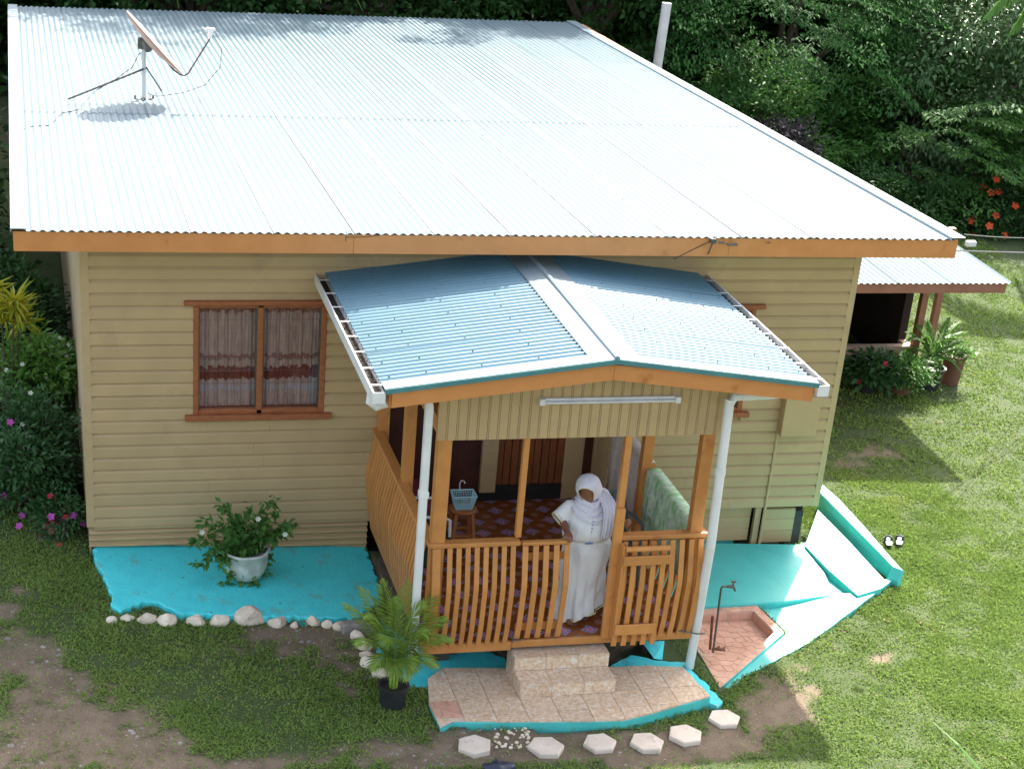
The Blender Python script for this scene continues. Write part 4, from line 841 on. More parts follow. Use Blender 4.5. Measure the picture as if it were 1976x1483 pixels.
def sleeve(a, c, r0, r1, nm='sleeve'):
    a = Vector(a); c = Vector(c); d = (c - a).normalized(); x = d.cross(Vector((0, 1, 0))).normalized(); y = x.cross(d); rings = []
    for t in (0, .15, .35, .6, .85, 1, .97):
        r = r0 + (r1 - r0) * t - (.006 if t == .97 else 0); rr = []
        if t == 0: r = r0 * .75
        for k in range(28): an = 2 * math.pi * k / 28; rr.append(a + (c - a) * t + (x * math.cos(an) + y * math.sin(an) * .8) * r * (1 + .05 * math.sin(3 * an + t * 3)))
        rings.append(rr)
    o = MB().loft(rings, cap=False).build(nm, M['cloth'], pe, True)
    MB().loft([[v + d * .0 + (v - c) * .02 for v in rings[5]], [v + d * .012 + (v - c) * .02 for v in rings[5]]], cap=False).build('cuff_trim', M['cream'], o, True)
sleeve((4.41, -2.335, 1.80), (4.245, -2.39, 1.685), .085, .092); sleeve((4.72, -2.32, 1.79), (4.84, -2.36, 1.63), .08, .078)
# headscarf: hood shell around the head with a face opening, neck folds and a tail
b = MB(); rows_ = []; nn_ = 40
hood_c = Vector((4.515, -2.372, 1.985)); ax = Vector((-.50, -.80, -.38)).normalized()
hr_ = ax.cross(Vector((0, 0, 1))).normalized(); hu = hr_.cross(ax).normalized()
for i in range(15):
    th = math.pi * (.985 - .70 * i / 14); row = []
    for k in range(nn_):
        a = 2 * math.pi * k / nn_; sx_ = .130 * (1 + .02 * math.sin(5 * a + i * .5) + .012 * math.sin(11 * a - i)); sz_ = .158 if math.sin(a) > 0 else .165
        p = hood_c + ax * (.125 * math.cos(th)) + hr_ * sx_ * math.sin(th) * math.cos(a) + hu * sz_ * math.sin(th) * math.sin(a)
        if i > 8: p += ax * .055 * (i - 8) / 6 * max(0, math.sin(a) * .8 + .35 * math.cos(a) * (-1 if hr_.x > 0 else 1)) + hr_ * -.02 * math.cos(a) * (i - 8) / 6
        row.append(p)
    rows_.append(row)
mid_ = sum(rows_[14], Vector()) / nn_
rows_.append([v.lerp(mid_, .07) + ax * .002 for v in rows_[14]]); rows_.append([v.lerp(mid_, .10) - ax * .03 for v in rows_[14]])
b.loft(rows_, cap=True); b.f = b.f[:-1]; b.m = b.m[:-1]
hood = b.build('headscarf', M['cloth2'], pe, True)
lr = [v.lerp(mid_, .03) for v in rows_[14]]; MB().tube([v for v in lr] + [lr[0], lr[1]], .004, 6).build('scarf_trim', M['cream'], hood, True)
# wrap round the neck: one rippled cowl
rg = []; ncw = 64
for i in range(34):
    t = i / 33; rr_ = []
    for k in range(ncw):
        a = 2 * math.pi * k / ncw; fr2 = max(0, -math.sin(a - .25)); rip = .007 * math.sin(t * 19 + 1.3 * math.sin(a * 2 + .5)) + .004 * math.sin(t * 41 + a * 3)
        R_ = .082 + .085 * t + rip + .02 * fr2 * t; rr_.append((4.535 + R_ * 1.08 * math.cos(a), -2.375 + R_ * math.sin(a) - .01, 1.915 - .10 * t ** 1.3 - (.03 + .075 * t) * fr2 + .6 * rip))
    rg.append(rr_)
MB().loft(rg, cap=False).build('scarf_wrap', M['cloth2'], hood, True)
def ribbon(path, wv, pleats, amp, th, seed, nw=30, taper=1.):
    P_ = [Vector(v) for v in path]; Q_ = []
    for i in range(len(P_) - 1):
        for t in np.linspace(0, 1, 6)[:-1]:
            p0 = P_[max(i - 1, 0)]; p1 = P_[i]; p2 = P_[i + 1]; p3 = P_[min(i + 2, len(P_) - 1)]
            Q_.append(.5 * ((2 * p1) + (p2 - p0) * t + (2 * p0 - 5 * p1 + 4 * p2 - p3) * t * t + (3 * p1 - p0 - 3 * p2 + p3) * t ** 3))
    Q_.append(P_[-1]); rr2 = []
    for i, p in enumerate(Q_):
        d = (Q_[min(i + 1, len(Q_) - 1)] - Q_[max(i - 1, 0)]).normalized(); s2 = Vector(wv); s2 = (s2 - d * s2.dot(d)); w2 = Vector(wv).length * (1 - (1 - taper) * i / len(Q_)); s2.normalize(); n2 = s2.cross(d).normalized()
        if n2.y > 0: n2 = -n2
        f = [p + s2 * w2 * (k / nw - .5) + n2 * (amp * math.sin(2 * math.pi * pleats * k / nw + seed + .25 * math.sin(i * .5)) + .012 * math.sin(math.pi * k / nw)) for k in range(nw + 1)]
        rr2.append(f + [v - n2 * th for v in reversed(f)])
    return MB().loft(rr2).build('scarf_tail', M['cloth2'], hood, True)
ribbon([(4.60, -2.30, 1.93), (4.68, -2.39, 1.90), (4.705, -2.50, 1.84), (4.70, -2.565, 1.75), (4.69, -2.585, 1.65), (4.685, -2.575, 1.565)], (.15, .05, 0), 4.5, .007, .012, 1)
ribbon([(4.58, -2.27, 1.95), (4.68, -2.27, 1.90), (4.765, -2.26, 1.845), (4.80, -2.22, 1.74), (4.805, -2.19, 1.62)], (.03, .17, .02), 4, .007, .012, 2)

# ------------------------------------------------------------------ stones and stepping slabs
EXH = []
for i, (u, v, rot, lab) in enumerate([(916, 1431, 28, 'leftmost hexagonal stepping slab, stained, below the single terracotta tile'), (1054, 1434, 8, 'hexagonal stepping slab right of the small white pebbles'), (1158, 1427, 12, 'third hexagonal stepping slab from the left, below the steps'), (1249, 1426, 12, 'fourth hexagonal stepping slab from the left'), (1323, 1411, 20, 'fifth hexagonal stepping slab, partly overgrown at its front edge'), (1398, 1380, 10, 'rightmost hexagonal stepping slab, near the platform corner')]):
    c = ag(u, v, .05); g0 = gz(c[0], c[1]); r0 = .165 + .006 * math.sin(i * 2.1); tl = random.uniform(-.04, .04); b = MB()
    def hx(r, z): return [(c[0] + r * math.cos(math.radians(rot - 12 + 60 * k)), c[1] + r * math.sin(math.radians(rot - 12 + 60 * k)) * .98, g0 + z + tl * r * math.cos(math.radians(60 * k)) + .003 * math.sin(k * 5 + i)) for k in range(6)]
    b.loft([hx(r0 * 1.0, -.06), hx(r0, .024), hx(r0 - .010, .036)]); o = b.build('stepping_slab', M['hex']); tag(o, lab, 'stepping stone', 'hexagonal stepping slabs in front of the platform')
    EXH.append((c[0], c[1], r0))
def rock(u, v, wpx, h=1., name='border_stone', lab='', m='whstone', grp='whitewashed border stones', seed=0, flat=.6):
    r = random.Random(seed + int(u * 7)); c = ag(u, v, .03); sc = wpx / 225. ; bm = bmesh.new(); bmesh.ops.create_icosphere(bm, subdivisions=3, radius=1)
    ax_ = [Vector((r.gauss(0, 1), r.gauss(0, 1), r.gauss(0, 1))).normalized() for _ in range(7)]
    ds = [r.uniform(.5, .95) for _ in range(9)]; ns = [Vector((r.gauss(0, 1), r.gauss(0, 1), abs(r.gauss(0, 1)) + .2)).normalized() for _ in range(9)]
    for vv in bm.verts:
        k = min([1.0] + [d / max(.01, n_.dot(vv.co)) for d, n_ in zip(ds, ns) if n_.dot(vv.co) > .1]) * r.uniform(.975, 1.0)
        vv.co = Vector((vv.co.x * k * sc / 2, vv.co.y * k * sc * .40, vv.co.z * k * sc * flat * h / 1.7))
    b = MB(); g0 = gz(c[0], c[1]) + sc * .05 * h; b.add([vv.co + Vector((c[0], c[1], g0)) for vv in bm.verts], [[q_.index for q_ in f.verts] for f in bm.faces]); bm.free()
    o = b.build(name, M[m]); tag(o, lab, 'stone', grp); return o
RK = [(217, 1193, 26, 'small pale stone at the far left end of the border row'), (246, 1188, 30, 'pale stone second from the left end of the border row'), (283, 1190, 40, 'low greyish stone third from the left in the border row'), (319, 1194, 46, 'broad white stone under the dark crack of the turquoise slab'), (379, 1194, 42, 'white border stone directly right of the broad one'), (423, 1194, 42, 'white border stone below the flower pot'), (483, 1190, 66, 'biggest white stone of the border row'), (535, 1196, 40, 'angular white stone right of the biggest one'), (569, 1201, 20, 'tiny white stone in the border row'), (604, 1194, 36, 'tall squarish white border stone'), (631, 1200, 24, 'small cream stone right of the squarish stone'), (656, 1203, 32, 'cream stone near the palm end of the row'), (692, 1222, 34, 'rounded cream stone at the bend of the border beside the palm'), (704, 1243, 30, 'second cream stone below the bend beside the palm'), (709, 1259, 32, 'grey topped stone left of the palm'), (716, 1273, 46, 'long flat cream stone left of the palm'), (738, 1296, 42, 'large veined cream stone just behind the palm pot')]
for u, v, wv, lab in RK: rock(u, v, wv * 1.14, lab=lab, h=1.15)
b = MB(); p0 = at(690, 1199, z=.30); b.bevbox((p0[0] - .16, p0[1] - .06, .16), (p0[0] + .17, p0[1] + .05, .305), .02); tag(b.build('flat_stone', M['pebble']), 'grey flat slab of stone at the corner of the turquoise slab', 'stone')
pb_ = MB(); r = random.Random(5)
for k in range(46):
    u = r.uniform(955, 1022); v = 1404 + r.uniform(0, 38); c = ag(u, v, .0); s = r.uniform(.010, .024); n_ = 6
    pb_.loft([[(c[0] + s * q_ * math.cos(2 * math.pi * i / n_ + k), c[1] + s * q_ * .8 * math.sin(2 * math.pi * i / n_ + k), gz(c[0], c[1]) + s * z_) for i in range(n_)] for q_, z_ in ((.9, -.3), (1, .25), (.5, .7))])
o = pb_.build('white_pebbles', M['whstone']); tag(o, 'scatter of small white pebbles between the two leftmost hexagonal slabs', 'pebbles', kind='stuff')

# standpipe, slippers, bag
t_ = thing('standpipe', 'thin metal standpipe with brass tap rising from the tiled basin', 'tap', tuple(at(1376, 1258, z=.08)))
bp_ = Vector(at(1376, 1258, z=.08)); tp = Vector(at(1392, 1131, y=bp_[1])); MB().tube([bp_, tp - Vector((0, 0, .02)), tp + Vector((.012, 0, 0)), tp + Vector((.07, 0, .0))], .0115, 8).build('pipe', M['steel'], t_)
MB().tube([tp + Vector((.06, 0, .0)), tp + Vector((.13, 0, -.006))], [.016, .02], 8).tube([tp + Vector((.13, 0, -.006)), tp + Vector((.155, 0, -.055))], .013, 8).build('tap_body', M['steel'], t_)
MB().tube([tp + Vector((.12, 0, .0)), tp + Vector((.125, 0, .045))], .008, 6).bevbox(tp + Vector((.10, -.012, .04)), tp + Vector((.15, .012, .055)), .003).build('tap_handle', M['rust'], t_)
sb = Vector(at(1370, 1252, z=.08)); st_ = Vector(at(1375, 1188, y=sb[1])); o = MB().bar(sb, st_, .02, .02, up=(0, 1, 0)).build('wooden_stake', M['rust']); tag(o, 'short red brown wooden stake beside the standpipe', 'stake')
c = Vector(at(1385, 1254, z=.09)); b = MB(); b.tube([c + Vector((-.06, .01, .01)), c + Vector((0, .0, .02)), c + Vector((.07, -.03, .012))], [.012, .02, .01], 7).tube([c + Vector((.02, -.02, .012)), c + Vector((.08, .02, .015))], .012, 6).tube([c + Vector((-.02, 0, .012)), c + Vector((.03, .05, .015))], .012, 6)
tag(b.build('rusty_fitting', M['rust']), 'rusty iron fitting lying at the foot of the standpipe', 'pipe fitting')
for i, (u, v, rz2) in enumerate(((1714, 1046, -20), (1735, 1045, -28))):
    c = ag(u, v, .03); a = math.radians(rz2); R2 = Matrix.Rotation(a, 4, 'Z'); s_ = thing('slipper', ('left' if i == 0 else 'right') + ' one of two black slippers on the grass beside the turquoise drain', 'slipper', tuple(c), 'pair of black slippers')
    out = [(-.03, -.11), (.03, -.11), (.042, -.03), (.04, .04), (.05, .1), (.03, .14), (-.025, .14), (-.045, .09), (-.034, .02), (-.036, -.05)]
    def X(mb): mb.v = [tuple(c + R2 @ Vector(v_)) for v_ in mb.v]; return mb
    X(MB().prism([(x, y, .018) for x, y in out], [(x, y, 0.0) for x, y in out])).build('sole', M['black_plastic'], s_)
    X(MB().prism([(x * .6, y * .8 - .02, .02) for x, y in out], [(x * .6, y * .8 - .02, .0175) for x, y in out])).build('insole', M['white'], s_)
    X(MB().tube([(-.045, .03, .01), (-.03, .05, .045), (0, .06, .055), (.03, .05, .045), (.045, .03, .01)], .016, 8)).build('strap', M['black_plastic'], s_)
c = ag(962, 1482, .04); b = MB(); bm = bmesh.new(); bmesh.ops.create_icosphere(bm, subdivisions=3, radius=1); r = random.Random(2)
for v_ in bm.verts: k = 1 + .18 * math.sin(7 * v_.co.x + 3 * v_.co.z) + .1 * math.sin(11 * v_.co.y + 5 * v_.co.x); v_.co = Vector((v_.co.x * .14 * k, v_.co.y * .09 * k, max(-.02, v_.co.z * .065 * k)))
b.add([v_.co + Vector(c) for v_ in bm.verts], [[q_.index for q_ in f.verts] for f in bm.faces]); bm.free(); tag(b.build('plastic_bag', mat('dark_blue_plastic', (.02, .025, .05), (.04, .045, .07), 9, .3, .3, 40), smooth=True), 'crumpled dark blue plastic bag on the bare soil', 'bag')

# ------------------------------------------------------------------ foliage
def leafquads(C, Dv, Nv, L, Wd, fold=.15):          # numpy: one bent leaf (2 quads-ish as 4 tris) each
    C = np.asarray(C); n = len(C); Dv = Dv / np.linalg.norm(Dv, axis=1)[:, None]; Sd = np.cross(Dv, Nv); Sd /= np.linalg.norm(Sd, axis=1)[:, None] + 1e-9; Up = np.cross(Sd, Dv)
    L = np.broadcast_to(L, n)[:, None]; Wd = np.broadcast_to(Wd, n)[:, None]
    v0 = C; v1 = C + Dv * L * .45 + Sd * Wd * .5 + Up * Wd * fold; v2 = C + Dv * L - Up * L * .12; v3 = C + Dv * L * .45 - Sd * Wd * .5 + Up * Wd * fold
    V = np.stack([v0, v1, v2, v3], 1).reshape(-1, 3); i = np.arange(n) * 4
    F = np.concatenate([np.stack([i, i + 1, i + 2], 1), np.stack([i, i + 2, i + 3], 1)], 0); return V, F
def np_mesh(name, V, F, m, parent=None):
    me = bpy.data.meshes.new(name); org = ORG.get(parent.name, Vector()) if parent else Vector(); V = V - np.array(org)
    me.vertices.add(len(V)); me.vertices.foreach_set('co', V.astype(np.float32).ravel()); me.loops.add(F.size); me.loops.foreach_set('vertex_index', F.astype(np.int32).ravel())
    k = F.shape[1]; me.polygons.add(len(F)); me.polygons.foreach_set('loop_start', np.arange(0, F.size, k, dtype=np.int32)); me.update(calc_edges=True); me.validate()
    me.materials.append(m); o = bpy.data.objects.new(name, me); link(o, parent); ORG[o.name] = org; return o
def rand_dirs(n, up=.3):
    d = rng.normal(size=(n, 3)); d[:, 2] = d[:, 2] * .7 + up; return d / np.linalg.norm(d, axis=1)[:, None]
def clumps(c, R, ncl, nl, ls, lw, cr=.35, flat=.5, shell=.55, lean=.25, droop=0., spray=False):
    """leaf clumps through an ellipsoid crown"""
    d = rand_dirs(ncl, .15); rad = shell + (1 - shell) * rng.random(ncl) ** .6; lump = 1 + .16 * np.sin(d[:, 0] * 5 + d[:, 2] * 4) + .12 * np.sin(d[:, 1] * 9 + 1)
    P = np.array(c) + d * np.array(R) * (rad * lump)[:, None]
    sz = cr * rng.uniform(.5, 1.25, ncl); k = rng.integers(0, ncl, ncl * nl)
    o = rng.normal(size=(ncl * nl, 3)) * np.array([.5, .5, .5 * flat]); Q = P[k] + o * sz[k][:, None]
    D = o / (np.linalg.norm(o, axis=1)[:, None] + 1e-6) * .7 + d[k] * .5 + rng.normal(size=o.shape) * .4; D[:, 2] -= droop
    Nn = np.array([0, 0, 1.]) + d[k] * .4 + rng.normal(size=o.shape) * .35
    if spray:
        ow = d * np.array([1, 1, .25]); ow /= np.linalg.norm(ow, axis=1)[:, None]; sd = np.cross(ow, [0, 0, 1.]); sd /= np.linalg.norm(sd, axis=1)[:, None]; tw = rng.normal(size=ncl) * .25
        u = rng.random(len(k)); v = rng.integers(-3, 4, len(k)) / 3. * (1 - .55 * u) + rng.normal(size=len(k)) * .05; w = sz[k]
        Q = P[k] + ow[k] * (u * 1.5 * w)[:, None] + sd[k] * (v * .75 * w)[:, None]; Q[:, 2] += -.35 * w * u ** 2 + tw[k] * v * w * .6 + rng.normal(size=len(k)) * .015
        sgn = np.where(rng.random(len(k)) < .5, -1, 1); D = ow[k] * .75 + sd[k] * (sgn * .7)[:, None] + rng.normal(size=o.shape) * .12; D[:, 2] -= .25 + .3 * u
        Nn = np.array([0, 0, 1.]) + rng.normal(size=o.shape) * .15
    s = rng.uniform(.65, 1.3, len(Q)); return leafquads(Q, D, Nn, ls * s, lw * s), P
def limbs(b, base, P, r0, n=14, split=.45):
    base = Vector(base); top = Vector(P.mean(axis=0)); fork = base.lerp(top, split); b.tube([base, base.lerp(fork, .5) + Vector((r0 * .5, 0, 0)), fork], [r0 * 1.15, r0 * .9, r0 * .75], 9)
    for k in rng.choice(len(P), min(n, len(P)), replace=False):
        e = Vector(P[k]); m_ = fork.lerp(e, .5) + Vector(rng.normal(size=3) * .08 * (e - fork).length); b.tube([fork, m_, e], [r0 * .5, r0 * .28, r0 * .06], 5, False)
def tree(name, label, cat, base, c, R, ncl, nl, ls, lw, m, r0=.18, group=None, **k):
    t = thing(name, label, cat, base, group); (V, F), P = clumps(c, R, ncl, nl, ls, lw, **k); np_mesh('crown', V, F, M[m], t)
    b = MB(); limbs(b, base, P, r0); b.build('trunk', M['bark'], t); return t
def bushy(name, label, cat, base, c, R, ncl, nl, ls, lw, m, petals=(), group=None, r0=.03, **k):
    t = thing(name, label, cat, base, group); (V, F), P = clumps(c, R, ncl, nl, ls, lw, **k); np_mesh('foliage', V, F, M[m], t)
    b = MB(); 
    for j in rng.choice(len(P), min(22, len(P)), replace=False): e = Vector(P[j]); b.tube([Vector(base), Vector(base).lerp(e, .5) + Vector(rng.normal(size=3) * .05), e], [r0, r0 * .6, r0 * .2], 5, False)
    b.build('stems', M['bark'], t)
    for (pm, num, pr_) in petals:
        idx = rng.choice(len(P), num, replace=num > len(P))
        for j in idx:
            b = MB()
            cc = np.array(c); d = P[j] - cc; d[1] = -abs(d[1]); e = Vector(cc + d * 1.08) ; f = Vector((d[0] * .5, -abs(d[1]) - .5 * np.linalg.norm(R), .6 * np.linalg.norm(R))).normalized(); a = f.orthogonal().normalized(); c_ = f.cross(a)
            e += Vector((rng.normal() * .08, rng.normal() * .05, rng.normal() * .08))
            for q_ in range(5):
                an = q_ * 2 * math.pi / 5 + e.x * 9; dd = a * math.cos(an) + c_ * math.sin(an); s_ = f.cross(dd); b.add([e, e + dd * pr_ * .6 + s_ * pr_ * .38 + f * .004, e + dd * pr_ + f * .003, e + dd * pr_ * .6 - s_ * pr_ * .38 + f * .004], [(0, 1, 2, 3)])
            b.build('flower', M[pm], t)
    return t
# left side planting
bushy('flowering_bush', 'tall leafy bush with magenta flowers beside the left wall corner', 'bush', (-.55, 1.1, .33), (-.62, 1.25, .85), (.48, .75, .72), 130, 62, .075, .036, 'leaf_bush', (('petal_pink', 18, .042), ('petal_white', 7, .03)), cr=.22, shell=.35)
bushy('flowering_bush', 'low straggly bush with red and magenta flowers at the foot of the wall corner', 'bush', (-.25, .35, .35), (-.27, .38, .58), (.26, .28, .24), 46, 30, .06, .028, 'leaf_bush', (('petal_red', 11, .036), ('petal_pink', 5, .045)), cr=.16, shell=.3)
bushy('shrub', 'light green shrub rising above the magenta bush against the left wall', 'shrub', (-.35, 2.6, .4), (-.38, 2.5, 1.42), (.36, .5, .42), 60, 46, .085, .045, 'leaf_lite', (('petal_white', 8, .03),), cr=.2, shell=.3)
bushy('shrub', 'dark dense shrub filling the gap behind the light green one', 'shrub', (-.8, 4., .4), (-.75, 4.0, 1.15), (.6, 1.2, 1.1), 130, 60, .10, .055, 'leaf_dark', (), cr=.3, shell=.35)
t = thing('croton', 'yellow green croton with strappy leaves at the left picture edge', 'shrub', (-.78, 2.3, .4)); Cc = []; Dd = []; tops = [(-.66, 2.2, 2.32), (-.80, 2.3, 2.2), (-.9, 2.35, 2.4), (-.6, 2.3, 2.1)]
for tp_ in tops:
    for k in range(46): d = rand_dirs(1, .35)[0]; Cc.append(np.array(tp_) + np.array([0, 0, -.14 * rng.random()])); Dd.append(d)
V, F = leafquads(Cc, np.array(Dd), np.tile([0, 0, 1.], (len(Cc), 1)) + rng.normal(size=(len(Cc), 3)) * .3, rng.uniform(.2, .34, len(Cc)), .036); np_mesh('foliage', V, F, M['leaf_yellow'], t)
b = MB(); [b.tube([(-.78, 2.3, .4), ((tp_[0] - .78) / 2, 2.28, 1.3), tp_], [.02, .014, .008], 5) for tp_ in tops]; b.build('stems', M['bark'], t)
tree('tree', 'dark broad tree behind the left wall of the house', 'tree', (-2.6, 7, .4), (-2.35, 7.0, 1.9), (1.6, 3, 1.9), 260, 70, .13, .075, 'leaf_dark', .14, cr=.5, shell=.4)
tree('tree', 'dark tree at the far left, beyond the roof corner', 'tree', (-4.0, 14, .4), (-3.6, 14.0, 3.0), (2.4, 2.5, 3.0), 240, 70, .15, .085, 'leaf_dark', .18, cr=.55, shell=.4)
# behind the roof
tree('tree', 'dark leafy tree behind the left half of the roof ridge line', 'tree', (2.6, 16.6, .6), (2.6, 16.8, 4.3), (2.4, 1.9, 3.8), 260, 90, .15, .08, 'leaf_dark', .2, cr=.55, shell=.4)
tree('tree', 'dark leafy tree behind the middle of the roof', 'tree', (6.4, 17.2, .6), (6.0, 17.0, 5.2), (2.7, 1.9, 5.0), 420, 80, .15, .08, 'leaf_dark', .2, cr=.55, shell=.4)
tree('tree', 'glossy dark tree just behind the white vent pipe', 'tree', (10.2, 17.0, .5), (10.3, 16.8, 4.6), (2.2, 1.7, 4.9), 480, 100, .13, .07, 'leaf_dark', .2, cr=.45, shell=.4)
tree('tree', 'big feathery tree with layered bright green sprays right of the vent pipe', 'tree', (14.2, 17.0, .2), (14.0, 16.6, 2.9), (2.2, 2.1, 3.5), 250, 260, .115, .04, 'leaf_feather', .2, cr=.95, shell=.5, spray=True)
tree('tree', 'pale glossy leaved tree at the upper right edge', 'tree', (18.0, 16.4, .0), (18.0, 15.8, 2.5), (2.2, 2.2, 2.9), 220, 170, .14, .055, 'leaf_grey', .2, cr=.7, flat=.5, shell=.5, droop=.3)
tree('tree', 'mid green bushy tree in front of the pale glossy tree, right side', 'tree', (16.3, 14.2, .1), (16.4, 14.2, .8), (1.7, 1.5, 1.9), 150, 190, .11, .05, 'leaf', .12, cr=.75, flat=.4, shell=.4, spray=True)
tree('tree', 'lower dark green tree directly behind the right roof corner', 'tree', (13.2, 14.6, .1), (13.2, 14.4, .9), (1.8, 1.3, 1.9), 200, 120, .11, .055, 'leaf', .12, cr=.55, flat=.4, shell=.35)
bushy('shrub', 'purplish leaved shrub in the shade between the trees', 'shrub', (12.9, 12.8, .2), (12.75, 12.8, 1.35), (.75, .7, .75), 60, 50, .09, .045, 'leaf_purple', (), cr=.3, shell=.35)
bushy('flowering_bush', 'dark bush with red hibiscus flowers at the right picture edge', 'bush', (17.5, 12.6, .1), (17.6, 12.6, .35), (1.5, .9, 1.0), 150, 60, .10, .05, 'leaf_dark', (('petal_orange', 34, .085),), cr=.35, shell=.4)
bushy('shrub', 'low dark green shrub hidden behind the right roof corner', 'shrub', (14.6, 12.4, .1), (14.8, 12.4, .4), (1.5, .8, .9), 130, 60, .10, .05, 'leaf_dark', (), cr=.35, shell=.4)
# far woods
cs = []
for i in range(34):
    cs.append(clumps((-8 + (i % 17) * 2.3, (20.5 if i < 17 else 24.5) + rng.uniform(-.8, .8), 1.8 + rng.uniform(-.5, .8) + (i > 16)), (2.4, 1.8, 4.6), 120, 70, .26, .15, cr=.8, shell=.2)[0])
V = np.concatenate([c_[0] for c_ in cs]); n0 = 0; Fs = []
for c_ in cs: Fs.append(c_[1] + n0); n0 += len(c_[0])
o = np_mesh('woods', V, np.concatenate(Fs), M['leaf_dark']); tag(o, 'dark mass of woodland foliage behind the garden trees', 'woods', kind='stuff')

def frond(Vs, Fs_, origin, tip, sag, n=26, ll=.16, lw=.012, width_fn=lambda t: math.sin(math.pi * min(1, t * .95 + .08)) ** .7, hang=.3, n0=[0]):
    o_ = Vector(origin); t_ = Vector(tip); up = Vector((0, 0, 1)); pts = []
    for i in range(n + 1): t = i / n; pts.append(o_.lerp(t_, t) + up * sag * 4 * t * (1 - t))
    C = []; Dv = []; L = []
    for i in range(3, n + 1):
        t = i / n; d = (pts[i] - pts[i - 1]).normalized(); s = d.cross(up).normalized()
        for sg in (-1, 1):
            for jj in (0, .5):
                C.append(pts[i - 1].lerp(pts[i], jj)); Dv.append(tuple(s * sg * (.85 - .35 * t) + d * (.55 + .5 * t) + up * (.25 - hang) + Vector(rng.normal(size=3) * .06))); L.append(ll * width_fn(t) * rng.uniform(.85, 1.1))
    V, F = leafquads(C, np.array(Dv), np.tile([0, 0, 1.], (len(C), 1)), np.array(L), lw, .3); return V, F, pts
def palm(name, label, base, crown, tips, m, ll, lw, rach=.006, parts_='frond', group=None, trunk_r=.02, hang=.3, n=26):
    t = thing(name, label, 'palm', base, group)
    for tp_, sag in tips:
        V, F, pts = frond(None, None, crown, tp_, sag, n, ll, lw, hang=hang); o = np_mesh(parts_, V, F, M[m], t); MB().tube([pts[i] for i in range(0, len(pts), 2)], [rach * (1.2 - i / len(pts) * 1.6 + .05) if i < len(pts) * .7 else rach * .25 for i in range(0, len(pts), 2)], 5).build('rachis', M[m], o)
    return t
# potted palm
pc = ag(757, 1358); px_, py_ = pc[0], pc[1]; g0 = gz(px_, py_)
pot = MB(); R0 = .135; pot.lathe([(0, 0), (R0 * .86, 0), (R0, .20), (R0 * 1.07, .20), (R0 * 1.07, .225), (R0 * .96, .225), (R0 * .93, .19), (0, .19)], (px_, py_, g0 - .005), 28); tag(pot.build('plant_pot', M['black_plastic'], smooth=False), 'black plastic nursery pot holding the palm in front of the stones', 'pot')
pcr = (px_ + .02, py_ + .01, g0 + .40)
tips = []
for (u, v, dy, sag) in ((655, 1160, .15, .10), (690, 1128, .28, .12), (735, 1108, .3, .06), (790, 1112, .32, .05), (845, 1140, .25, .10), (880, 1235, -.02, .14), (868, 1190, .1, .14), (850, 1290, -.18, .12), (800, 1300, -.26, .13), (755, 1318, -.3, .16), (715, 1300, -.25, .15), (680, 1245, -.1, .14), (700, 1190, .05, .16), (820, 1170, .0, .2), (760, 1150, .1, .1), (785, 1320, -.32, .14), (830, 1235, -.15, .2), (740, 1250, -.2, .2)):
    tips.append((tuple(at(u, v, y=py_ + dy)), sag))
pl_ = palm('potted_palm', 'young feathery palm with yellowing fronds in the black pot left of the platform', (px_, py_, g0 + .19), pcr, tips, 'leaf_palm', .19, .0078, .005, n=26, hang=.5)
b = MB()
for k in range(7): a = k * .9; b.tube([(px_ + .03 * math.cos(a), py_ + .03 * math.sin(a), g0 + .18), (px_ + .035 * math.cos(a), py_ + .03 * math.sin(a), g0 + .32), (px_ + .03 + .02 * math.cos(a), py_ + .01, g0 + .46)], [.012, .010, .006], 6)
b.build('stems', M['leaf_palm'], pl_)
# white pot with leafy plant
wc = at(474, 1110, z=.335); X0, Y0, Z0 = wc[0], wc[1], .325
pt = MB(); pr_ = [(r1 * 1.1, z1 * 1.25) for r1, z1 in [(0, 0), (.115, 0), (.15, .02), (.185, .08), (.203, .16), (.208, .235), (.222, .245), (.222, .262), (.20, .262), (.19, .22), (0, .21)]]
nseg = 36; pt.loft([[(X0 + r_ * (1 + .02 * math.sin(6 * 2 * math.pi * k / nseg + z_ * 22)) * math.cos(2 * math.pi * k / nseg), Y0 + r_ * (1 + .02 * math.sin(6 * 2 * math.pi * k / nseg + z_ * 22)) * math.sin(2 * math.pi * k / nseg), Z0 + z_) for k in range(nseg)] for r_, z_ in pr_])
tag(pt.build('flower_pot', M['potwhite'], smooth=True), 'round white swirled pot on the left turquoise slab', 'pot')
t = thing('potted_plant', 'leafy potted plant with drooping branches and a few white flowers in the white pot', 'plant', (X0, Y0, Z0 + .21)); b = MB(); Cc = []; Dd = []
BR = [(375, 1045), (395, 1010), (385, 1085), (430, 975), (455, 1000), (480, 985), (525, 965), (535, 990), (565, 1010), (548, 1030), (510, 1010), (440, 1030), (410, 1060), (500, 1050), (520, 1070), (470, 1130), (490, 1120), (440, 1120), (505, 1100), (470, 1030), (425, 1085), (450, 1075), (520, 1035), (485, 1080)]
for (u, v) in BR:
    dy = rng.uniform(-.22, .05); e = Vector(at(u, v, y=Y0 + dy)); s0 = Vector((X0 + rng.uniform(-.08, .08), Y0 + rng.uniform(-.06, .06), Z0 + .26)); mid = s0.lerp(e, .55) + Vector((0, 0, .09 + .05 * rng.random()))
    pts = [s0 * (1 - t_) ** 2 + mid * 2 * t_ * (1 - t_) + e * t_ ** 2 for t_ in np.linspace(0, 1, 8)]; b.tube(pts, [.008 - .0008 * k for k in range(8)], 5)
    for k in range(2, 8):
        for j in range(8): Cc.append(np.array(pts[k]) + rng.normal(size=3) * .022); d = rng.normal(size=3); d[2] -= .35; d += np.array(pts[k] - pts[k - 1]) * 8; Dd.append(d)
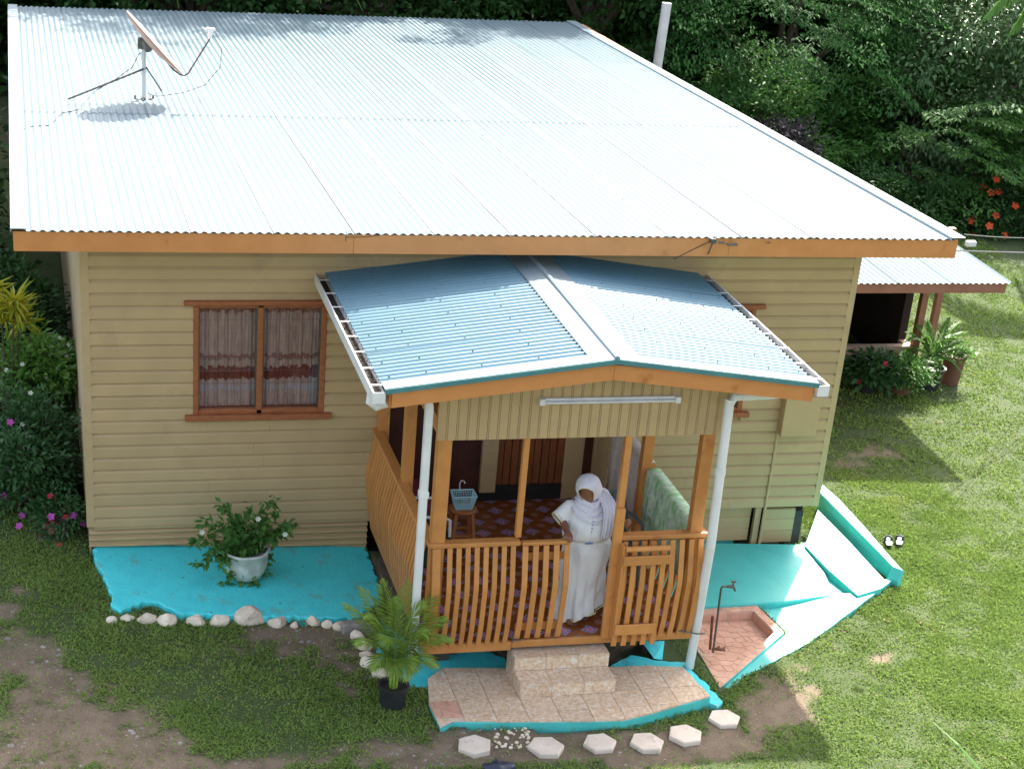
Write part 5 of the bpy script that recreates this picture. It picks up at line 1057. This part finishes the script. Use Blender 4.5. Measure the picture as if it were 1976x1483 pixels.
V, F = leafquads(Cc, np.array(Dd), np.tile([0, -.3, 1.], (len(Cc), 1)) + rng.normal(size=(len(Cc), 3)) * .3, rng.uniform(.06, .115, len(Cc)), rng.uniform(.034, .058, len(Cc)), .1); np_mesh('foliage', V, F, M['leaf'], t); b.build('stems', M['bark'], t)
b = MB()
for (u, v) in ((390, 1026), (550, 1030), (498, 1000)):
    b = MB()
    e = Vector(at(u, v, y=Y0 - .15))
    for q_ in range(6): an = q_ * 1.05; dd = Vector((math.cos(an), -.3, math.sin(an))); s2 = Vector((-math.sin(an), 0, math.cos(an))); b.add([e, e + dd * .02 + s2 * .012, e + dd * .034, e + dd * .02 - s2 * .012], [(0, 1, 2, 3)])
    b.build('flower', M['petal_white'], t)
# coconut palm behind the roof, left
ct = (1.0, 16.2, 7.2); tips = [((at(u, v, y=yy_)), sg) for u, v, yy_, sg in ((170, -10, 14.8, .7), (345, 16, 14.4, .9), (440, -20, 14.6, .8), (620, 6, 14.6, .9), (700, 22, 14.8, 1.0), (60, -30, 15, .7), (520, -60, 14.2, .7), (330, -160, 18.5, .7), (640, -160, 18, .7))]
p_ = palm('coconut_palm', 'coconut palm behind the roof with long fronds hanging into view', (1.6, 16.6, .5), ct, [(tuple(a), s) for a, s in tips], 'leaf_lite', .8, .05, .03, hang=.85, n=50); MB().tube([(1.6, 16.6, .4), (1.5, 16.5, 3), (1.2, 16.3, 5.5), ct], [.2, .16, .14, .13], 10).build('trunk', M['bark'], p_)
ct = (19.0, 12.6, 6.0); tips = [((at(u, v, y=yy_)), sg) for u, v, yy_, sg in ((1880, 60, 11.0, .5), (1975, 105, 11, .6), (1930, 95, 11.5, .6), (2060, 90, 13, .6), (1850, -60, 14, .6), (2100, 0, 16, .6))]
p_ = palm('coconut_palm', 'coconut palm leaning in at the upper right corner', (19.6, 13.0, 0), ct, [(tuple(a), s) for a, s in tips], 'leaf_lite', .75, .05, .03, hang=.8, n=50); MB().tube([(19.6, 13, -.1), (19.5, 12.9, 3), ct], [.2, .16, .13], 10).build('trunk', M['bark'], p_)

# ------------------------------------------------------------------ side annex with planters
an = thing('side_annex', 'low annex at the right with pale corrugated roof and dark open side', 'annex', (10, 4, .2))
A0 = at(1655, 536, y=3.45); A1 = at(1953, 545, y=3.45); zA = A1[2]; xa0 = 8.13; xa1 = A1[0]
def ap(mb, nm, m): return mb.build(nm, m, an)
zb0 = at(1950, 566, y=3.45)[2]
ap(MB().box((xa0, 3.47, zb0), (xa1 - .06, 3.51, zA - .02)), 'fascia_board', M['annexfascia'])
ar = ap(MB().box((xa0, 3.52, zA - .1), (xa1 - .04, 7.5, zA - .06)), 'roof', M['tan_trim'])
nw = int((xa1 - xa0) / .0865)
for ci in range(5):
    k0 = int(nw * ci / 5); k1 = int(nw * (ci + 1) / 5); kk = np.arange((k1 - k0) * 6 + 4); V = []
    for yv, zv in ((3.45, zA), (7.6, zA + .06)):
        for k in kk: wv = k0 + k / 6; V.append((xa0 + (xa1 - xa0) * min(wv, nw) / nw, yv, zv + .011 * math.cos(2 * math.pi * wv) - .012 + .005 * (k >= len(kk) - 4)))
    m = len(kk); nb = len(V); F = [(k, k + 1, m + k + 1, m + k) for k in range(m - 1)]; V += [(v[0], v[1], v[2] - .003) for v in V]; F = F + [(a + nb, d + nb, c + nb, b_ + nb) for a, b_, c, d in F] + [(k + 1, k, k + nb, k + nb + 1) for k in range(m - 1)]
    from_arrays('roof_sheet', V, F, M['zinc'], ar)
w1 = at(1765, 668, y=5.0); ap(MB().box((8.13, 5.0, .05), (w1[0] + .0, 5.12, w1[2])), 'parapet_wall', M['wallgrey'])
ap(MB().box((w1[0] - .12, 5.3, .0), (w1[0], 7.4, zA - .12)), 'sun_block_wall', M['inner']); ap(MB().box((w1[0] - .12, 5.12, .0), (w1[0], 5.295, w1[2])), 'parapet_wall', M['wallgrey'])  # dark full-height wall added to keep sunlight out of the annex
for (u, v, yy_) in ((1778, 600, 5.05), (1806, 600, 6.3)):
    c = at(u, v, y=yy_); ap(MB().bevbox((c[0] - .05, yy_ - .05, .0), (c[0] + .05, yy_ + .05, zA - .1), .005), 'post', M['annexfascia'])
ap(MB().box((8.13, 7.3, .0), (w1[0] - .13, 7.4, zA - .1)), 'back_wall', M['inner'])  # shade of the annex interior is put into this wall's colour
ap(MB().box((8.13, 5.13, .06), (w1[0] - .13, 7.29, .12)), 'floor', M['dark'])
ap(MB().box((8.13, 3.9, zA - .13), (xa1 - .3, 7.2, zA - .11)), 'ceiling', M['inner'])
for k, (u, v, R_, hh, lab) in enumerate(((1668, 752, .2, .28, 'dark pot hidden under broad leaves at the house end of the planters'), (1735, 756, .19, .26, 'squat terracotta pot in the middle of the planters by the annex'), (1788, 748, .21, .3, 'black bucket pot under the big fern by the annex'), (1832, 740, .16, .42, 'tall terracotta pot at the right end of the planters by the annex'))):
    c = ag(u, v); g0 = gz(c[0], c[1]); o = MB().lathe([(0, 0), (R_ * .75, 0), (R_, hh), (R_ * 1.08, hh), (R_ * 1.08, hh + .03), (R_ * .9, hh + .03), (R_ * .88, hh - .02), (0, hh - .02)], (c[0], c[1], g0 - .005), 22).build('plant_pot', M[('black_plastic', 'terracotta', 'black_plastic', 'terracotta')[k]]); tag(o, lab, 'pot', 'pots beside the annex wall')
    if k == 0: bushy('potted_plant', 'dark glossy potted plant with one orange flower against the annex wall', 'plant', (c[0], c[1], g0 + hh), (c[0] + .05, c[1] - .1, g0 + hh + .06), (.36, .3, .2), 50, 26, .12, .06, 'leaf_bush', (('petal_red', 2, .05),), cr=.2, shell=.3)
    if k == 1: bushy('potted_plant', 'fine leaved green potted plant in the middle by the annex', 'plant', (c[0], c[1], g0 + hh), (c[0] + .02, c[1] - .1, g0 + hh + .08), (.36, .3, .22), 60, 40, .06, .024, 'leaf', (), cr=.2, shell=.3)
    if k == 2:
        cr_ = (c[0], c[1], g0 + hh + .12); tips = []
        for (u2, v2, dy, sg) in ((1730, 690, .1, .15), (1745, 640, .2, .1), (1790, 615, .3, .05), (1835, 605, .3, .05), (1870, 640, .2, .12), (1885, 690, 0, .15), (1860, 730, -.2, .15), (1810, 740, -.3, .15), (1760, 735, -.25, .15), (1740, 665, .0, .2), (1850, 660, .1, .2), (1815, 680, -.1, .2), (1780, 660, .1, .2), (1765, 625, .3, .1), (1855, 620, .3, .1), (1880, 665, .1, .15)): tips.append((tuple(at(u2, v2, y=c[1] + dy)), sg))
        palm('potted_fern', 'big arching fern in a black bucket at the annex corner', (c[0], c[1], g0 + hh), cr_, tips, 'leaf_lite', .12, .018, .006, n=24)
    if k == 3: bushy('potted_plant', 'small trailing plant in the tall terracotta pot', 'plant', (c[0], c[1], g0 + hh), (c[0], c[1] - .05, g0 + hh + .05), (.18, .15, .14), 18, 20, .06, .03, 'leaf_lite', (), cr=.12, shell=.3)

# service wires
ins = at(1376, 463, y=-.69)
wg = thing('service_wires', 'pair of grey service wires running from the roof fascia to the right', 'wires', tuple(ins))
for (u0, v0, y0_), (u1, v1, y1_) in (((1376, 463, -.70), (1990, 483, 4.)), ((1480, 468, -.705), (1990, 484, 4.02)), ((1860, 452, 1.), (1990, 455, 4.))):
    a = Vector(at(u0, v0, y=y0_)); c = Vector(at(u1, v1, y=y1_)); c = c + (c - a) * .6; MB().tube([a.lerp(c, t) - Vector((0, 0, .10 * 4 * t * (1 - t) * (.3))) for t in np.linspace(0, 1, 14)], .006, 5).build('wire', M['wire'], wg)
a = Vector(ins); MB().bevbox(a + Vector((-.03, -.03, -.03)), a + Vector((.03, .03, .02)), .008).bevbox(a + Vector((.06, -.03, -.03)), a + Vector((.13, -.005, -.012)), .006).bevbox(a + Vector((.15, -.03, -.05)), a + Vector((.26, -.005, -.03)), .004).build('bracket', M['steel'], wg)
c = Vector(at(1873, 470, y=.2)); MB().bevbox(c + Vector((-.06, -.03, -.03)), c + Vector((.06, .03, .03)), .01).build('connector', M['pipe_grey'], wg)
MB().tube([a + Vector((.0, -.0, -.03)), a + Vector((-.03, .0, -.14)), a + Vector((.0, .3, -.25)), a + Vector((-.1, .55, -.2)), a + Vector((-.3, .65, -.25))], .006, 5).tube([Vector(at(1300, 500, y=-.67)), Vector(at(1340, 480, y=-.672)), a], .004, 5).build('drop_cable', M['black_plastic'], wg)
a = Vector(at(668, 450, y=-.671)); MB().tube([a + Vector((0, 0, .02)), a + Vector((0, 0, -.08))], .0025, 4).tube([a + Vector((.0, 0, -.04)), a + Vector((.2, 0, -.035)), a + Vector((.36, -.0, -.01)), a + Vector((.3, 0, .01))], .0025, 4).build('drop_cable', M['black_plastic'], wg)
# long blade of a leaf in the lower right, close to the lens side of the lawn
lp = ag(1895, 1490, .55); lt_ = ag(1800, 1392, .75); t = thing('grass_stalk', 'long pale grass blade leaning in at the lower right edge', 'plant', (lp[0] + .15, lp[1] - .25, gz(lp[0], lp[1]) - .02)); C0 = Vector((lp[0] + .15, lp[1] - .25, gz(lp[0], lp[1]) - .02)); p1 = Vector(lp); p2 = Vector(lt_); md = p1.lerp(p2, .5) + Vector((0, 0, .03)); wd_ = [.012, .02, .018, .011, .002]; P_ = [C0, p1.lerp(C0, .35), p1, md, p2]
b = MB(); b.loft([[p + Vector((w_, 0, 0)), p + Vector((0, 0, -w_ * .4)), p - Vector((w_, 0, 0)), p + Vector((0, 0, w_ * .1))] for p, w_ in zip(P_, wd_)]); b.build('blade', M['leaf_lite'], t)

# ------------------------------------------------------------------ ground, grass, gravel
DIRT = [(0, 1185, .35, .35, 1), (40, 1290, .5, .5, 1.2), (150, 1330, .45, .35, .9), (60, 1440, .9, .5, 1.3), (280, 1450, .6, .3, .9), (380, 1480, .6, .15, .7), (560, 1470, .5, .12, .7), (700, 1452, .45, .2, .9), (860, 1470, .7, .25, 1.4), (800, 1440, .3, .12, .5),
        (600, 1215, .65, .14, 1.1), (620, 1260, .45, .40, 1.1), (420, 1260, .3, .15, .5), (200, 1390, .4, .3, .8), (680, 1330, .2, .2, .8), (500, 1230, .5, .15, .6), (240, 1240, .3, .2, .2), (760, 1370, .3, .12, .7), (960, 1420, .6, .25, 1.4), (1120, 1440, .6, .3, 1.5), (1280, 1450, .5, .3, 1.5), (1420, 1420, .4, .3, 1.4), (1500, 1350, .28, .45, 1.3), (1570, 1330, .3, .2, .9), (1545, 1290, .2, .1, .5), (1700, 1268, .25, .12, .9), (1470, 1370, .3, .25, 1.), (1850, 1390, .15, .1, .45), (1900, 1300, .2, .1, .4),
        (1690, 870, .55, .35, .95), (1640, 900, .3, .3, .5), (1960, 840, .25, .2, .6), (1810, 810, .2, .1, .3), (110, 1030, .3, .3, .8), (60, 1130, .3, .2, .7), (1880, 1220, .3, .15, .3), (960, 1250, 1.3, .6, 1.5), (755, 1130, .35, 1.0, 1.2)]
DB = [(*ag(u, v)[:2], a, b_, s) for u, v, a, b_, s in DIRT]
def dirt(x, y):
    m = np.zeros(np.shape(x))
    for cx, cy, a, b_, s in DB: m = m + s * np.exp(-((x - cx) / a) ** 2 - ((y - cy) / b_) ** 2)
    n_ = fbm(x * 1.7 + 9, y * 1.7, 5, 5); n2 = fbm(x * 7, y * 7, 9, 3); return np.clip((m * 1.15 + (n_ - .5) * 1.4 + (n2 - .5) * (.45 + 1.9 * np.clip(m, 0, 1)) - .42) * 1.35, 0, 1)
gxs = np.concatenate([np.linspace(-120, -4, 30)[:-1], np.arange(-4, 19, .07), np.linspace(19, 140, 30)]); gys = np.concatenate([np.linspace(-60, -6, 14)[:-1], np.arange(-6, 14, .07), np.linspace(14, 200, 40)])
GX, GY = np.meshgrid(gxs, gys); near = (GX > -4) & (GX < 19) & (GY > -6) & (GY < 14)
dm = np.where(near, dirt(GX, GY), .3); GZ = gz(GX, GY) + np.where(near, (fbm(GX * 2.2, GY * 2.2, 3, 4) - .5) * .035 - .012 * dm, 0)
for P in EXCL:
    a = np.array([p[:2] for p in P]); ins_ = inpoly(GX, GY, P); GZ = np.where(ins_, np.minimum(GZ, gz(GX, GY) - .16), GZ)
V = np.stack([GX, GY, GZ], -1).reshape(-1, 3); ny_, nx_ = GX.shape; ii = (np.arange(ny_ - 1)[:, None] * nx_ + np.arange(nx_ - 1)[None]).ravel(); F = np.stack([ii, ii + 1, ii + nx_ + 1, ii + nx_], 1)
def ground_mat():
    m = mat('soil_and_turf', (.20, .148, .10), (.13, .094, .063), 5, .95, .7, 55, c3=(.30, .25, .21), s3=26, t3=.62, w3=.05); t = m.node_tree; L = t.links; b = t.nodes['Principled BSDF']; col = b.inputs['Base Color'].links[0].from_socket
    at_ = N(m, 'ShaderNodeAttribute', attribute_name='dirt'); no = N(m, 'ShaderNodeTexNoise'); no.inputs['Scale'].default_value = 7; no.inputs['Detail'].default_value = 6; tc = N(m, 'ShaderNodeTexCoord'); L.new(tc.outputs['Object'], no.inputs[0])
    rp = N(m, 'ShaderNodeMix', data_type='RGBA'); rp.inputs[6].default_value = (.035, .06, .014, 1); rp.inputs[7].default_value = (.06, .08, .024, 1); L.new(no.outputs[0], rp.inputs[0])
    x = N(m, 'ShaderNodeMix', data_type='RGBA'); L.new(at_.outputs['Fac'], x.inputs[0]); L.new(rp.outputs[2], x.inputs[6]); L.new(col, x.inputs[7]); L.new(x.outputs[2], b.inputs['Base Color']); return m
gr = np_mesh('ground', V, F, ground_mat()); tag(gr, kind='structure'); ca = gr.data.attributes.new('dirt', 'FLOAT', 'POINT'); ca.data.foreach_set('value', dm.ravel().astype(np.float32)); gr.data.polygons.foreach_set('use_smooth', [True] * len(gr.data.polygons))
GEX = [[(2.9, -2.8), (5.7, -2.8), (5.7, .2), (2.9, .2)]]
def scatter(n, x0, x1, y0, y1, keep):
    x = rng.uniform(x0, x1, n); y = rng.uniform(y0, y1, n); ok = ~np.zeros(n, bool)
    for P in EXCL + GEX: ok &= ~inpoly(x, y, P)
    for cx, cy, r_ in EXH: ok &= (x - cx) ** 2 + (y - cy) ** 2 > r_ ** 2
    d = dirt(x, y); ok &= rng.random(n) < keep(d); return x[ok], y[ok], d[ok]
parts_ = []
for (n, x0, x1, y0, y1, hs, wd0) in ((200000, -1.5, 4.2, -5, 1.2, .046, .012), (200000, 4.2, 10.5, -5.2, 2., .042, .013), (190000, 7.6, 16.5, 1.0, 12.5, .045, .019), (90000, 8, 12, -4.8, 1.2, .042, .014)):
    x, y, d = scatter(n, x0, x1, y0, y1, lambda d: np.clip(1.0 - d * .93, .03, 1) ** 1.1); tuft = fbm(x * 3.2, y * 3.2, 21, 4); k_ = rng.random(len(x)) < np.clip((tuft - .18) * 2.8, .25, 1); x, y, tuft = x[k_], y[k_], tuft[k_]
    D = rng.normal(size=(len(x), 3)); D[:, 2] = rng.uniform(.25, 1.3, len(x)); Nn = rng.normal(size=(len(x), 3)) * .4 + np.array([0, 0, 1.]); h_ = hs * rng.uniform(.5, 1.3, len(x)) * (.55 + tuft * .9)
    Z = gz(x, y) + (fbm(x * 2.2, y * 2.2, 3, 4) - .5) * .035 - .004; parts_.append(leafquads(np.stack([x, y, Z], 1), D, Nn, h_, wd0 * rng.uniform(.6, 1.3, len(x)), .1))
n0 = 0; Fs = []
for V_g, F_g in parts_: Fs.append(F_g + n0); n0 += len(V_g)
o = np_mesh('grass', np.concatenate([p[0] for p in parts_]), np.concatenate(Fs), M['grass']); tag(o, 'short patchy lawn grass around the house', 'grass', kind='stuff')
# fallen leaves on slab and lawn
xl = np.r_[rng.uniform(.2, 2.8, 34), rng.uniform(-1, 8.5, 220), rng.uniform(8, 13, 120)]; yl = np.r_[rng.uniform(-.85, 0, 34), rng.uniform(-4.8, -1.1, 220), rng.uniform(-3, 6, 120)]; zl = gz(xl, yl) + .02; zl[:34] = .345 - .035 * xl[:34] + .035 + .055 * yl[:34]
for P in EXCL[1:]: k_ = ~inpoly(xl, yl, P); k_[:34] = True; xl, yl, zl = xl[k_], yl[k_], zl[k_]
V, F = leafquads(np.stack([xl, yl, zl], 1), rng.normal(size=(len(xl), 3)) * [1, 1, .08], np.tile([0, 0, 1.], (len(xl), 1)), rng.uniform(.025, .06, len(xl)), rng.uniform(.012, .025, len(xl)), .2)
o = np_mesh('fallen_leaves', V, F, mat('dry_leaf', (.20, .12, .05), (.09, .06, .03), 5, .8, island=True)); tag(o, 'dry leaves fallen on the lawn and the left turquoise slab', 'leaves', kind='stuff')
# gravel on the bare path
x, y, d = scatter(16000, -1.3, 3.6, -5, -.9, lambda d: np.clip(d * .55 - .05, 0, 1)); x2, y2, d2 = scatter(3500, 4, 9, -5, -1.6, lambda d: np.clip(d * .4 - .1, 0, 1)); x = np.r_[x, x2]; y = np.r_[y, y2]; ok = fbm(x * 1.3 + 4, y * 1.3, 33, 3) > .42; x, y = x[ok], y[ok]; n = len(x)
s = rng.exponential(.007, n).clip(.003, .035); base = np.array([[1, 0, 0], [.3, .9, 0], [-.8, .5, 0], [-.8, -.6, 0], [.3, -.9, 0], [.1, .05, .55]]); an_ = rng.uniform(0, 6.28, n); ca_, sa_ = np.cos(an_), np.sin(an_)
P6 = base[None] * s[:, None, None] * rng.uniform(.7, 1.3, (n, 6, 1)); Xr = P6[..., 0] * ca_[:, None] - P6[..., 1] * sa_[:, None]; Yr = P6[..., 0] * sa_[:, None] + P6[..., 1] * ca_[:, None]
V = np.stack([Xr + x[:, None], Yr + y[:, None], P6[..., 2] + gz(x, y)[:, None] + ((fbm(x * 2.2, y * 2.2, 3, 4) - .5) * .035 - .013)[:, None]], -1).reshape(-1, 3); i = np.arange(n) * 6; F = np.concatenate([np.stack([i + k, i + (k + 1) % 5, i + 5], 1) for k in range(5)], 0)
o = np_mesh('gravel', V, F, M['pebble']); tag(o, 'loose grey gravel on the bare path at the lower left', 'gravel', kind='stuff')
